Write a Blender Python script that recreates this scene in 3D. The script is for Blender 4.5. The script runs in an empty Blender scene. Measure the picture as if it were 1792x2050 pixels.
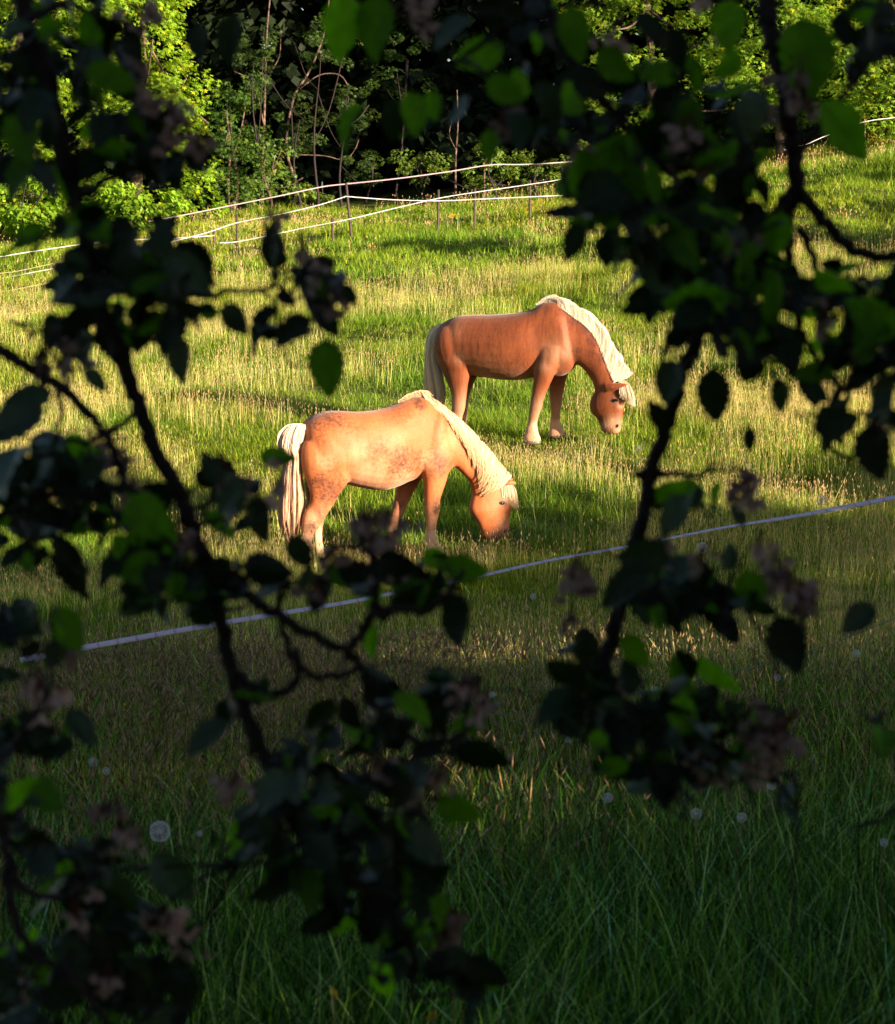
import bpy, math, random
import numpy as np
from mathutils import Vector, Matrix, Euler, noise as mnoise

random.seed(7); rng = np.random.default_rng(7)
PI = math.pi
sc = bpy.context.scene
COL = sc.collection

# ------------------------------------------------------------------ camera, light, exposure
FPX, UW, VH = 4176.0, 1792.0, 2050.0            # focal length in reference units of the picture
PITCH = math.radians(7.84)
CZ = 1.75                                        # eye height above the ground at the camera
cam = bpy.data.cameras.new('camera'); camo = bpy.data.objects.new('camera', cam); COL.objects.link(camo)
camo.location = (0, 0, CZ); camo.rotation_euler = (PI/2 - PITCH, 0, 0)
cam.sensor_fit = 'HORIZONTAL'; cam.sensor_width = 36; cam.lens = 36*FPX/UW
cam.clip_start = .05; cam.clip_end = 3000
cam.dof.use_dof = True; cam.dof.focus_distance = 19.0; cam.dof.aperture_fstop = 11.0
sc.camera = camo

SUN_EL = math.radians(13.0); SUN_AZ = math.radians(127.0)      # azimuth clockwise from +Y
sd = Vector((math.cos(SUN_EL)*math.sin(SUN_AZ), math.cos(SUN_EL)*math.cos(SUN_AZ), math.sin(SUN_EL)))
world = bpy.data.worlds.new('World'); sc.world = world; world.use_nodes = True
wn = world.node_tree.nodes; wl = world.node_tree.links
sky = wn.new('ShaderNodeTexSky'); sky.sky_type = 'NISHITA'; sky.sun_disc = False
sky.sun_elevation = SUN_EL; sky.sun_rotation = SUN_AZ
bg = wn['Background']; bg.inputs[1].default_value = .05
wl.new(sky.outputs[0], bg.inputs[0])
sun = bpy.data.lights.new('sun', 'SUN'); sun.energy = 5.0; sun.angle = math.radians(.5); sun.color = (1.0, .81, .60)
suno = bpy.data.objects.new('sun', sun); COL.objects.link(suno)
suno.rotation_euler = sd.to_track_quat('Z', 'Y').to_euler(); suno.location = (20, -10, 20)
sc.view_settings.view_transform = 'Standard'; sc.view_settings.look = 'None'
sc.view_settings.gamma = 1; sc.view_settings.use_curve_mapping = False
sc.view_settings.exposure = 2.0
sc.cycles.max_bounces = 6; sc.cycles.diffuse_bounces = 3; sc.cycles.transmission_bounces = 4
sc.cycles.glossy_bounces = 2; sc.cycles.caustics_reflective = False; sc.cycles.caustics_refractive = False

# ------------------------------------------------------------------ geometry helpers
fw = Vector((0, math.cos(PITCH), -math.sin(PITCH))); up = Vector((0, math.sin(PITCH), math.cos(PITCH))); rt = Vector((1, 0, 0))
CAM = Vector((0, 0, CZ))
def ray(u, v): return fw + rt*((u-UW/2)/FPX) + up*((VH/2-v)/FPX)
def at(u, v, d): return CAM + ray(u, v)*d        # a point at depth d (metres along the view axis)

PROF = np.array([(-400,0.6),(-60,.3),(-10,.05),(0,0),(4,-.02),(9,-.55),(13,-.92),(16,-1.10),(18,-1.12),(20,-.88),(22,-.52),(26,-.22),
                 (30,.12),(36,.58),(42,1.05),(48,1.50),(54,1.80),(60,2.22),(75,3.0),(100,3.5),(160,5),(400,14),(1200,30)], float)
def smooth(a, b, x):
    t = np.clip((x-a)/(b-a), 0, 1); return t*t*(3-2*t)
_ys = np.linspace(-60, 160, 2201); _zs = np.interp(_ys, PROF[:,0], PROF[:,1])
_k = np.hanning(25); _k /= _k.sum(); _zs2 = np.convolve(np.pad(_zs, 12, mode='edge'), _k, mode='valid')
def gz(x, y):
    x = np.asarray(x, float); y = np.asarray(y, float)
    z = np.where((y < -58) | (y > 158), np.interp(y, PROF[:,0], PROF[:,1]), np.interp(y, _ys, _zs2))
    xc = np.clip(x, -40, 40)
    tilt = np.where(xc > 0, .10*xc + .0065*xc*xc*np.exp(-xc/25), .065*xc)
    z = z + tilt*smooth(17, 50, y)
    b = .05*np.sin(x*.9+1.3*np.sin(y*.31))*np.sin(y*.75+.6*np.sin(x*.5)) + .03*np.sin(x*2.1+y*.9)*np.sin(y*1.7-x*.6)
    z = z + .10*np.exp(-((x-1.6)**2+(y-21.6)**2)/.9)
    return z + b*smooth(7, 14, y)*(1+2.2*smooth(24, 32, y))*(1-smooth(90, 120, y))
def hit(u, v):
    r = ray(u, v); t = 2.0
    while t < 120:
        p = CAM + r*t
        if p.z <= gz(p.x, p.y): break
        t += .05
    return CAM + r*t

def mesh(name, V, F, mat=None, attrs=None, smooth_shade=False, mats=None, mi=None):
    """V (n,3); F list of arrays (m,k) or a single array"""
    V = np.asarray(V, np.float32)
    if isinstance(F, np.ndarray): F = [F]
    F = [np.asarray(f, np.int32) for f in F if len(f)]
    me = bpy.data.meshes.new(name)
    me.vertices.add(len(V)); me.vertices.foreach_set('co', V.ravel())
    if F:
        loops = np.concatenate([f.ravel() for f in F]); tot = np.concatenate([np.full(len(f), f.shape[1]) for f in F])
        me.loops.add(len(loops)); me.loops.foreach_set('vertex_index', loops)
        me.polygons.add(len(tot)); me.polygons.foreach_set('loop_start', np.concatenate([[0], np.cumsum(tot)[:-1]]).astype(np.int32))
        if mi is not None: me.polygons.foreach_set('material_index', np.asarray(mi, np.int32))
        if smooth_shade: me.polygons.foreach_set('use_smooth', np.ones(len(tot), bool))
    for k, a in (attrs or {}).items():
        a = np.asarray(a)
        if a.ndim == 1:
            ty = 'INT' if a.dtype.kind == 'i' else 'FLOAT'
            at_ = me.attributes.new(k, ty, 'POINT'); at_.data.foreach_set('value', a.astype(np.int32 if ty == 'INT' else np.float32))
        elif a.shape[1] == 3:
            at_ = me.attributes.new(k, 'FLOAT_VECTOR', 'POINT'); at_.data.foreach_set('vector', a.astype(np.float32).ravel())
        else:
            at_ = me.attributes.new(k, 'FLOAT_COLOR', 'POINT'); at_.data.foreach_set('color', a.astype(np.float32).ravel())
    for m in (mats or ([mat] if mat else [])): me.materials.append(m)
    me.update(); me.validate()
    return me
def link(name, me, parent=None, **tags):
    o = bpy.data.objects.new(name, me); COL.objects.link(o)
    if parent is not None: o.parent = parent
    for k, v in tags.items():
        if v: o[k] = v
    return o
def thing(name, loc, label, cat, rz=0, group=None):
    o = bpy.data.objects.new(name, None); COL.objects.link(o); o.empty_display_size = .2
    o.location = loc; o.rotation_euler = (0, 0, rz); o['label'] = label; o['category'] = cat
    if group: o['group'] = group
    return o

class MB:
    """collects vertices and faces of one mesh"""
    def __init__(s): s.V = []; s.T = []; s.Q = []; s.C = []; s.n = 0
    def add(s, V, T=None, Q=None, col=None):
        V = np.asarray(V, float).reshape(-1, 3); s.V.append(V)
        if T is not None and len(T): s.T.append(np.asarray(T)+s.n)
        if Q is not None and len(Q): s.Q.append(np.asarray(Q)+s.n)
        if col is not None: s.C.append(np.broadcast_to(np.asarray(col, float), (len(V), 4)))
        s.n += len(V)
    def build(s, name, mat, parent=None, origin=None, smooth_shade=True, **tags):
        V = np.concatenate(s.V)
        if origin is not None: V = V - np.asarray(origin)
        F = []
        if s.T: F.append(np.concatenate(s.T))
        if s.Q: F.append(np.concatenate(s.Q))
        me = mesh(name, V, F, mat, {'tint': np.concatenate(s.C)} if s.C else None, smooth_shade)
        o = link(name, me, parent, **tags)
        if origin is not None: o.location = origin
        return o
def tube(mb, pts, rad, n=8, col=None, wob=0):
    P = np.array([tuple(p) for p in pts], float); R = np.broadcast_to(np.asarray(rad, float), (len(P),)).copy()
    if wob: R *= 1+rng.uniform(-wob, wob, len(R))
    T = np.gradient(P, axis=0); T /= np.linalg.norm(T, axis=1)[:, None]+1e-9
    ref = np.array([0, 0, 1.]) if abs(T[:, 2]).mean() < .8 else np.array([1., 0, 0])
    A = np.cross(T, ref); A /= np.linalg.norm(A, axis=1)[:, None]+1e-9; B = np.cross(T, A)
    th = np.linspace(0, 2*PI, n, endpoint=False)
    V = P[:, None, :] + R[:, None, None]*(A[:, None, :]*np.cos(th)[None, :, None] + B[:, None, :]*np.sin(th)[None, :, None])
    m = len(P); V = V.reshape(-1, 3)
    i = np.arange(m-1)[:, None]*n; j = np.arange(n)[None, :]; j2 = (j+1) % n
    Q = np.stack([i+j, i+j2, i+n+j2, i+n+j], -1).reshape(-1, 4)
    V = np.concatenate([V, P[:1], P[-1:]])
    c0 = m*n; c1 = c0+1; jj = np.arange(n); T1 = np.stack([np.full(n, c0), (jj+1) % n, jj], 1); T2 = np.stack([np.full(n, c1), (m-1)*n+jj, (m-1)*n+(jj+1) % n], 1)
    mb.add(V, np.concatenate([T1, T2]), Q, col)
def catmull(P, k=6):
    P = np.asarray(P, float); n = len(P)
    if n < 3: 
        t = np.linspace(0, 1, k*(n-1)+1)[:, None]; return P[0]*(1-t)+P[-1]*t
    E = np.concatenate([[2*P[0]-P[1]], P, [2*P[-1]-P[-2]]]); out = []
    for i in range(n-1):
        a, b, c, d = E[i], E[i+1], E[i+2], E[i+3]
        for t in np.arange(k)/k:
            out.append(.5*((2*b)+(-a+c)*t+(2*a-5*b+4*c-d)*t*t+(-a+3*b-3*c+d)*t**3))
    out.append(P[-1]); return np.array(out)
def rotmats(yaw, pitch, roll):
    cy, sy, cp, sp, cr, sr = np.cos(yaw), np.sin(yaw), np.cos(pitch), np.sin(pitch), np.cos(roll), np.sin(roll)
    o = np.zeros_like(yaw); i = np.ones_like(yaw)
    Z = np.stack([np.stack([cy, -sy, o], -1), np.stack([sy, cy, o], -1), np.stack([o, o, i], -1)], -2)
    X = np.stack([np.stack([i, o, o], -1), np.stack([o, cp, -sp], -1), np.stack([o, sp, cp], -1)], -2)
    Y = np.stack([np.stack([cr, o, sr], -1), np.stack([o, i, o], -1), np.stack([-sr, o, cr], -1)], -2)
    return Z @ X @ Y

# ------------------------------------------------------------------ materials
def newmat(name):
    m = bpy.data.materials.new(name); m.use_nodes = True
    nt = m.node_tree; nt.nodes.clear()
    out = nt.nodes.new('ShaderNodeOutputMaterial'); return m, nt, out
def N(nt, t, **kw):
    n = nt.nodes.new(t)
    for k, v in kw.items():
        if k.startswith('i_'):
            key = k[2:]; key = int(key) if key.isdigit() else key.replace('_', ' ')
            n.inputs[key].default_value = v
        else: setattr(n, k, v)
    return n
def rgb(c, a=1): return (c[0], c[1], c[2], a)
def mix(nt, fac, a, b, mode='MIX'):
    m = nt.nodes.new('ShaderNodeMix'); m.data_type = 'RGBA'; m.blend_type = mode
    for s, v in ((m.inputs[0], fac), (m.inputs[6], a), (m.inputs[7], b)):
        if hasattr(v, 'is_output'): nt.links.new(v, s)
        else: s.default_value = v
    return m.outputs[2]
def noise(nt, scale, detail=3, coord='Object', rough=.55, dist=0):
    tc = nt.nodes.new('ShaderNodeTexCoord'); n = N(nt, 'ShaderNodeTexNoise'); n.inputs['Scale'].default_value = scale
    n.inputs['Detail'].default_value = detail; n.inputs['Roughness'].default_value = rough; n.inputs['Distortion'].default_value = dist
    nt.links.new(tc.outputs[coord], n.inputs['Vector']); return n.outputs[0]
def ramp(nt, fac, stops):
    r = nt.nodes.new('ShaderNodeValToRGB'); el = r.color_ramp.elements
    while len(el) < len(stops): el.new(.5)
    for e, (p, c) in zip(el, stops): e.position = p; e.color = rgb(c) if len(c) == 3 else c
    nt.links.new(fac, r.inputs[0]); return r.outputs[0]
def attr(nt, name, kind='GEOMETRY'):
    a = nt.nodes.new('ShaderNodeAttribute'); a.attribute_type = kind; a.attribute_name = name; return a
def leafy(name, col, transl=.35, rough=.5, spec=.3, trans_col=None, instancer=False, vary=.25, use_tint=False):
    """two-sided thin foliage: diffuse + translucent + a little gloss"""
    m, nt, out = newmat(name)
    if use_tint: c = attr(nt, 'tint').outputs['Color']
    else:
        c = nt.nodes.new('ShaderNodeRGB'); c.outputs[0].default_value = rgb(col); c = c.outputs[0]
    if instancer:
        t = attr(nt, 'tone', 'INSTANCER')
        c = mix(nt, t.outputs['Fac'], c, mix(nt, 1.0, c, rgb((1.5, 1.08, .8)), 'MULTIPLY'))
    if vary:
        oi = nt.nodes.new('ShaderNodeObjectInfo'); mr = N(nt, 'ShaderNodeMapRange'); nt.links.new(oi.outputs['Random'], mr.inputs[0])
        mr.inputs[3].default_value = 1-vary; mr.inputs[4].default_value = 1+vary
        vm = nt.nodes.new('ShaderNodeVectorMath'); vm.operation = 'SCALE'; nt.links.new(c, vm.inputs[0]); nt.links.new(mr.outputs[0], vm.inputs['Scale']); c = vm.outputs[0]
    p = N(nt, 'ShaderNodeBsdfPrincipled'); nt.links.new(c, p.inputs['Base Color']); p.inputs['Roughness'].default_value = rough
    p.inputs['Specular IOR Level'].default_value = spec
    tr = nt.nodes.new('ShaderNodeBsdfTranslucent')
    tc = mix(nt, 1.0, c, rgb(trans_col or (1.5, 1.35, .5)), 'MULTIPLY'); nt.links.new(tc, tr.inputs[0])
    mx = nt.nodes.new('ShaderNodeMixShader'); mx.inputs[0].default_value = transl
    nt.links.new(p.outputs[0], mx.inputs[1]); nt.links.new(tr.outputs[0], mx.inputs[2]); nt.links.new(mx.outputs[0], out.inputs[0])
    return m
def plain(name, col, rough=.6, spec=.3, noise_scale=None, col2=None, bump=0, metallic=0):
    m, nt, out = newmat(name); p = N(nt, 'ShaderNodeBsdfPrincipled'); p.inputs['Roughness'].default_value = rough
    p.inputs['Specular IOR Level'].default_value = spec; p.inputs['Metallic'].default_value = metallic
    if noise_scale:
        f = noise(nt, noise_scale, 5); c = ramp(nt, f, [(.35, col), (.65, col2 or [x*.6 for x in col])]); nt.links.new(c, p.inputs['Base Color'])
        if bump:
            b = N(nt, 'ShaderNodeBump'); b.inputs['Strength'].default_value = bump; b.inputs['Distance'].default_value = .01
            nt.links.new(f, b.inputs['Height']); nt.links.new(b.outputs[0], p.inputs['Normal'])
    else: p.inputs['Base Color'].default_value = rgb(col)
    nt.links.new(p.outputs[0], out.inputs[0]); return m

# ground: mossy turf and soil between the blades
m_ground, nt, out = newmat('ground_turf')
p = N(nt, 'ShaderNodeBsdfPrincipled'); p.inputs['Roughness'].default_value = .95; p.inputs['Specular IOR Level'].default_value = .05
f1 = noise(nt, .55, 4); f2 = noise(nt, 9, 5)
c = ramp(nt, f1, [(.35, (.045, .075, .012)), (.65, (.10, .12, .025))])
c = mix(nt, .5, c, ramp(nt, f2, [(.35, (.03, .045, .01)), (.7, (.13, .14, .035))]))
nt.links.new(c, p.inputs['Base Color']); b = N(nt, 'ShaderNodeBump'); b.inputs['Strength'].default_value = .8; b.inputs['Distance'].default_value = .06
nt.links.new(f2, b.inputs['Height']); nt.links.new(b.outputs[0], p.inputs['Normal']); nt.links.new(p.outputs[0], out.inputs[0])

m_grass = leafy('grass_blades', (.1, .2, .03), .35, .6, .06, instancer=True, vary=.22, use_tint=True, trans_col=(1.35, 1.3, .6))
m_tall = leafy('tall_grass_blades', (.1, .2, .03), .24, .5, .14, instancer=True, vary=.35, use_tint=True, trans_col=(1.3, 1.4, .4))
m_maple = leafy('maple_leaves', (.1, .2, .03), .38, .5, .25, use_tint=True, vary=0)
m_shaded = leafy('shaded_woodland_leaves', (.012, .02, .006), .15, .6, .1, use_tint=True, vary=0)
def veined(name, col, transl, rough, spec, trans_col, vary):
    m, nt, out = newmat(name); lc = attr(nt, 'lc'); sp = N(nt, 'ShaderNodeSeparateXYZ'); nt.links.new(lc.outputs['Vector'], sp.inputs[0])
    def M(op, a, b=None, clamp=False):
        q = N(nt, 'ShaderNodeMath'); q.operation = op; q.use_clamp = clamp
        for k, v in enumerate((a, b)):
            if v is None: continue
            if hasattr(v, 'is_output'): nt.links.new(v, q.inputs[k])
            else: q.inputs[k].default_value = v
        return q.outputs[0]
    ax = M('ABSOLUTE', sp.outputs[0]); ph = M('MULTIPLY', M('SUBTRACT', sp.outputs[1], M('MULTIPLY', ax, 1.1)), 52.0); side = M('POWER', M('ABSOLUTE', M('SINE', ph)), 9.0)
    mid = M('SUBTRACT', 1.0, M('MULTIPLY', ax, 38.0), True); vein = M('MAXIMUM', M('MULTIPLY', side, .55), mid)
    nz = N(nt, 'ShaderNodeTexNoise'); nz.inputs['Scale'].default_value = 4.5; nz.inputs['Detail'].default_value = 4; nt.links.new(lc.outputs['Vector'], nz.inputs['Vector'])
    r_ = M('ADD', M('MULTIPLY', sp.outputs[2], 2*vary), 1-vary); br = M('MULTIPLY', r_, M('ADD', M('MULTIPLY', nz.outputs[0], 1.1), .45))
    vm = nt.nodes.new('ShaderNodeVectorMath'); vm.operation = 'SCALE'; vm.inputs[0].default_value = col; nt.links.new(br, vm.inputs['Scale'])
    c = mix(nt, M('MULTIPLY', vein, .5), vm.outputs[0], rgb([x*1.9 for x in col])); ct = mix(nt, M('MULTIPLY', vein, .55), mix(nt, 1.0, vm.outputs[0], rgb(trans_col), 'MULTIPLY'), rgb([x*.5 for x in col]))
    p = N(nt, 'ShaderNodeBsdfPrincipled'); nt.links.new(c, p.inputs['Base Color']); p.inputs['Roughness'].default_value = rough; p.inputs['Specular IOR Level'].default_value = spec
    b = N(nt, 'ShaderNodeBump'); b.inputs['Strength'].default_value = .6; b.inputs['Distance'].default_value = .002; nt.links.new(M('ADD', M('MULTIPLY', vein, -.7), nz.outputs[0]), b.inputs['Height']); nt.links.new(b.outputs[0], p.inputs['Normal'])
    tr = nt.nodes.new('ShaderNodeBsdfTranslucent'); nt.links.new(ct, tr.inputs[0]); mx = nt.nodes.new('ShaderNodeMixShader'); mx.inputs[0].default_value = transl
    nt.links.new(p.outputs[0], mx.inputs[1]); nt.links.new(tr.outputs[0], mx.inputs[2]); nt.links.new(mx.outputs[0], out.inputs[0]); return m
m_apple = veined('apple_leaf', (.0065, .018, .004), .16, .40, .32, (1.5, 2.4, .4), .75)  # deep shade put into a near-black leaf colour
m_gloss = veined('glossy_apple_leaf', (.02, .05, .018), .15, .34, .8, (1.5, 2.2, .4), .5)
m_backlit = veined('backlit_apple_leaf', (.10, .25, .012), .68, .5, .3, (1.5, 1.6, .15), .4)  # light shining through the leaf put into a brighter, greener colour
m_bark = plain('apple_bark', (.035, .024, .026), .8, .2, 60, (.012, .008, .009), .6)
m_trunk = plain('wood_bark', (.17, .11, .085), .85, .2, 6, (.022, .015, .011), .5)
m_petal = leafy('withered_petal', (.46, .31, .29), .4, .7, .1, trans_col=(1, .9, .85), vary=.45)
m_sepal = plain('red_sepal', (.09, .022, .02), .6)
m_tape = None

# ------------------------------------------------------------------ ground
xs = np.concatenate([np.linspace(-400, -45, 12), np.linspace(-40, -14, 27), np.linspace(-13.5, 14, 111), np.linspace(15, 45, 31), np.linspace(60, 400, 12)])
ysg = np.concatenate([np.linspace(-300, -30, 10), np.linspace(-25, 1, 27), np.linspace(1.5, 60, 235), np.linspace(61, 120, 40), np.linspace(140, 1200, 20)])
X, Y = np.meshgrid(xs, ysg); Zg = gz(X, Y)
V = np.stack([X, Y, Zg], -1).reshape(-1, 3); nx = len(xs); ny = len(ysg)
i = np.arange(ny-1)[:, None]*nx; j = np.arange(nx-1)[None, :]
Q = np.stack([i+j, i+j+1, i+nx+j+1, i+nx+j], -1).reshape(-1, 4)
link('ground', mesh('ground', V, Q, m_ground, smooth_shade=True), kind='structure')

# ------------------------------------------------------------------ trees of the wood and the hedgerow
mp = []                                                      # a five-lobed leaf, unit size
for a in (-1.9, -.95, 0, .95, 1.9):
    L = 1.0 - .16*abs(a)
    mp.append([(0, 0, 0), (L*.55*math.sin(a-.33), L*.55*math.cos(a-.33), .05), (L*math.sin(a), L*math.cos(a), -.10), (L*.55*math.sin(a+.33), L*.55*math.cos(a+.33), .05)])
LEAF5 = np.array(mp).reshape(-1, 3)*.55; LEAF5_Q = np.arange(20).reshape(5, 4)
LEAF1 = np.array([(0, 0, 0), (.32, .45, .06), (0, 1, -.06), (-.32, .45, .06)]); LEAF1_Q = np.array([[0, 1, 2, 3]])
def leaf_cloud(centers, outward, size, tmpl, quads, cols, droop=.5):
    n = len(centers)
    yaw = np.arctan2(outward[:, 0], -outward[:, 1]) + PI + rng.normal(0, .7, n)      # tips outward
    pitch = -rng.uniform(.1, 1.2, n)*droop*1.6 + rng.normal(0, .35, n); roll = rng.normal(0, .45, n)
    R = rotmats(yaw, pitch, roll); s = size*rng.uniform(.65, 1.3, n)
    V = np.einsum('nij,kj->nki', R, tmpl)*s[:, None, None] + centers[:, None, :]
    k = len(tmpl); F = (quads[None]+np.arange(n)[:, None, None]*k).reshape(-1, 4)
    C = np.repeat(cols, k, axis=0)
    return V.reshape(-1, 3), F, C
def crown_points(blobs, n, clump=.55, shell=.45, per=70):
    """leaf positions gathered in clumps through ellipsoids (cx,cy,cz,rx,ry,rz,weight)"""
    B = np.array(blobs, float); w = B[:, 6]*B[:, 3]*B[:, 5]; w /= w.sum()
    nc = max(6, int(n/per)); idx = rng.choice(len(B), nc, p=w)
    d = rng.normal(size=(nc, 3)); d /= np.linalg.norm(d, axis=1)[:, None]
    r = rng.uniform(shell, 1.0, nc)**.6
    cc = B[idx, :3] + d*B[idx, 3:6]*r[:, None]
    ci = rng.integers(0, nc, n); e = rng.normal(size=(n, 3)); e /= np.linalg.norm(e, axis=1)[:, None]
    cr = rng.uniform(.5, 1.3, nc)*clump
    pos = cc[ci] + e*(cr[ci]*rng.uniform(.3, 1, n)**.5)[:, None]*np.array([1, 1, .62])
    outw = pos-B[idx[ci], :3]; outw /= np.linalg.norm(outw, axis=1)[:, None]+1e-6
    return pos, outw, ci, nc
def tints(n, base, ci, nc, amp=.3, yellow=.1):
    b = np.array(base); g = (1+rng.uniform(-amp, amp, nc))[ci]*(1+rng.uniform(-.18, .18, n))
    C = b[None]*g[:, None]; yy = (rng.random(n) < yellow)
    C[yy] *= np.array([2.0, 1.15, .8]); return np.concatenate([C, np.ones((n, 1))], 1)
def tree(name, x, y, label, blobs, n, size=.13, base=(.10, .19, .03), trunk_r=.16, lean=(0, 0), tmpl=5, mat=None, clump=.55, cat='tree', group=None, shell=.45, nlimb=7, bark=None, yellow=.1, trunk_top=.75, droop=.5):
    z0 = float(gz(x, y)); t = thing(name, (x, y, z0), label, cat, 0, group)
    B = np.array(blobs, float); top = (B[:, 2]+B[:, 5]).max(); h = top*trunk_top
    mb = MB(); tp = [(0, 0, -.15)]+[(lean[0]*s+.12*math.sin(s*5+x), lean[1]*s+.12*math.cos(s*4+y), h*s) for s in np.linspace(.12, 1, 9)]
    tube(mb, tp, np.linspace(trunk_r*1.25, trunk_r*.25, 10), 9)
    for k in range(nlimb):
        b = B[rng.integers(len(B))]; s = rng.uniform(.25, .85); q = tp[int(1+s*8)]
        e = np.array(b[:3])+rng.normal(size=3)*b[3:6]*.5; q = np.array(q); md = (q+e)/2+np.array([0, 0, -.12*np.linalg.norm(e-q)])
        tube(mb, catmull([q, md, e], 4), np.linspace(trunk_r*.45*(1.1-s*.6), .018, 9), 6)
    mb.build('trunk', bark or m_trunk, t)
    pos, ow, ci, nc = crown_points(blobs, n, clump, shell)
    cols = tints(n, base, ci, nc, yellow=yellow)
    V, F, C = leaf_cloud(pos, ow, size, LEAF5 if tmpl == 5 else LEAF1, LEAF5_Q if tmpl == 5 else LEAF1_Q, cols, droop)
    link('crown', mesh('crown', V, F, mat or m_maple, {'tint': C}), t)
    return t
def px(u, v, d):
    p = at(u, v, d); return p
def bb(x0, y0, lst):
    """ellipsoids given as picture centre (u,v), depth, radii in metres -> offsets from the trunk base"""
    z0 = float(gz(x0, y0)); r = []
    for (u, v, d, rx, ry, rz, w) in lst:
        p = at(u, v, d); r.append((p.x-x0, p.y-y0, p.z-z0, rx, ry, rz, w))
    return r
def X_of(u, d): return (u-UW/2)/FPX*d
LIT = (.20, .34, .022)  # sunlight put into the leaf colour; shaded and dim trees get darker ones
G_WOOD = 'trees at the edge of the wood'
# left maples, lit
x0, y0 = X_of(60, 57), 57.5
tree('maple_tree', x0, y0, 'big leafy maple with bright sunlit crown filling the upper left corner', bb(x0, y0, [(10, 60, 56.5, 2.6, 1.8, 3.2, 1), (60, 250, 56, 2.0, 1.5, 2.4, 1), (-60, 330, 56, 1.8, 1.4, 2.2, 1), (150, -60, 57, 2.4, 1.8, 2.4, 1)]), 15000, .17, LIT, .2, group=G_WOOD)
x0, y0 = X_of(290, 59), 59
tree('maple_tree', x0, y0, 'maple with hanging sunlit boughs beside the dark gap in the wood', bb(x0, y0, [(270, 60, 57.5, 1.3, 1.4, 2.4, 1.2), (310, 170, 57, 1.35, 1.3, 1.3, 1.3), (350, 250, 57, 1.0, 1.1, 1.1, 1), (230, 300, 57.4, 1.5, 1.2, 1.6, 1), (355, 345, 57, .75, .9, .75, 1), (200, -80, 58, 2.2, 1.6, 1.8, 1)]), 15500, .17, LIT, .16, group=G_WOOD)
x0, y0 = X_of(470, 62), 62
tree('maple_sapling', x0, y0, 'maple sapling with half shaded leaves at the left edge of the dark gap', bb(x0, y0, [(470, 230, 61, .8, .8, 1.1, 1), (450, 320, 61, .6, .7, .9, 1), (500, 180, 61.5, .5, .6, .6, .6)]), 2300, .16, (.07, .15, .025), .07, group=G_WOOD, nlimb=4)
x0, y0 = X_of(540, 60.5), 60.5
tree('maple_sapling', x0, y0, 'small maple sapling with lit leaves standing above the pink rope', bb(x0, y0, [(535, 310, 60, .42, .5, .55, 1), (560, 350, 60, .5, .5, .42, 1), (500, 385, 60, .5, .5, .3, .8)]), 1100, .16, (.10, .19, .03), .04, group=G_WOOD, nlimb=3)
# shrubs at the foot of the left trees
for (u, v, d, rx, rz, nn, lab) in ((60, 395, 54.5, 1.5, .95, 4600, 'rounded sunlit bush at the left picture edge behind the tapes'), (190, 405, 55.5, 1.1, .8, 2600, 'low bush between the maple trunks behind the left branch'), (290, 410, 55.5, 1.25, .55, 3000, 'low bright green bush under the hanging maple boughs'), (385, 405, 57.5, .8, .5, 1200, 'small bush below the maple beside the pink rope end')):
    x0, y0 = X_of(u, d), d
    tree('bush', x0, y0, lab, bb(x0, y0, [(u, v, d, rx, .9, rz, 1), (u-30, v+25, d-.2, rx*.8, .8, rz*.7, 1)]), nn, .15, (.16, .29, .02), .04, cat='bush', group='bushes along the wood edge', bark=m_bark, nlimb=4, clump=.35, shell=.3, tmpl=1)
for (u, v, d, rx, rz, nn, lab) in ((600, 395, 61, 1.0, .35, 700, 'thin undergrowth bush in the dark gap by the leaning trunk'), (840, 330, 61, .9, .45, 900, 'loose lit bush hanging over the pink rope in the middle'), (985, 335, 58.5, .85, .75, 1700, 'feathery lit bush right of the dark gap behind the tapes'), (1075, 345, 59, .8, .6, 1300, 'bush partly hidden by apple leaves right of the feathery bush'), (1180, 330, 59, 1.2, .8, 1500, 'dark green bush behind the centre of the apple branches')):
    x0, y0 = X_of(u, d), d
    tree('bush', x0, y0, lab, bb(x0, y0, [(u, v, d, rx, .8, rz, 1)]), nn, .12, (.10, .17, .025), .035, cat='bush', group='bushes along the wood edge', bark=m_bark, nlimb=4, clump=.3, shell=.2, tmpl=1)
# right maples
for (u, d, bl, nn, lab) in (
    (1290, 60, [(1290, 110, 58.5, 2.3, 1.8, 2.6, 1), (1240, -60, 59, 2.2, 2, 2.4, 1), (1330, 260, 58.6, 1.5, 1.2, 1.1, .6)], 7000, 'maple with scattered lit leaves behind the centre apple branches'),
    (1560, 59, [(1560, 40, 57.5, 2.4, 2, 3.0, 1), (1640, 120, 57, 1.7, 1.5, 1.8, 1.3), (1480, 160, 57.5, 1.4, 1.3, 1.4, .7)], 9500, 'maple with bright leaves behind the thick upright apple branch'),
    (1780, 58, [(1770, 60, 57, 2.2, 2, 3.2, 1), (1740, 170, 56, 1.5, 1.2, .9, 1.3), (1830, 150, 56, 1.6, 1.2, 1.2, 1.2)], 9500, 'maple at the right picture edge above the single fence post')):
    x0, y0 = X_of(u, d), d
    tree('maple_tree', x0, y0, lab, bb(x0, y0, bl), nn, .17, (.17, .30, .024), .17, group=G_WOOD)
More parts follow.
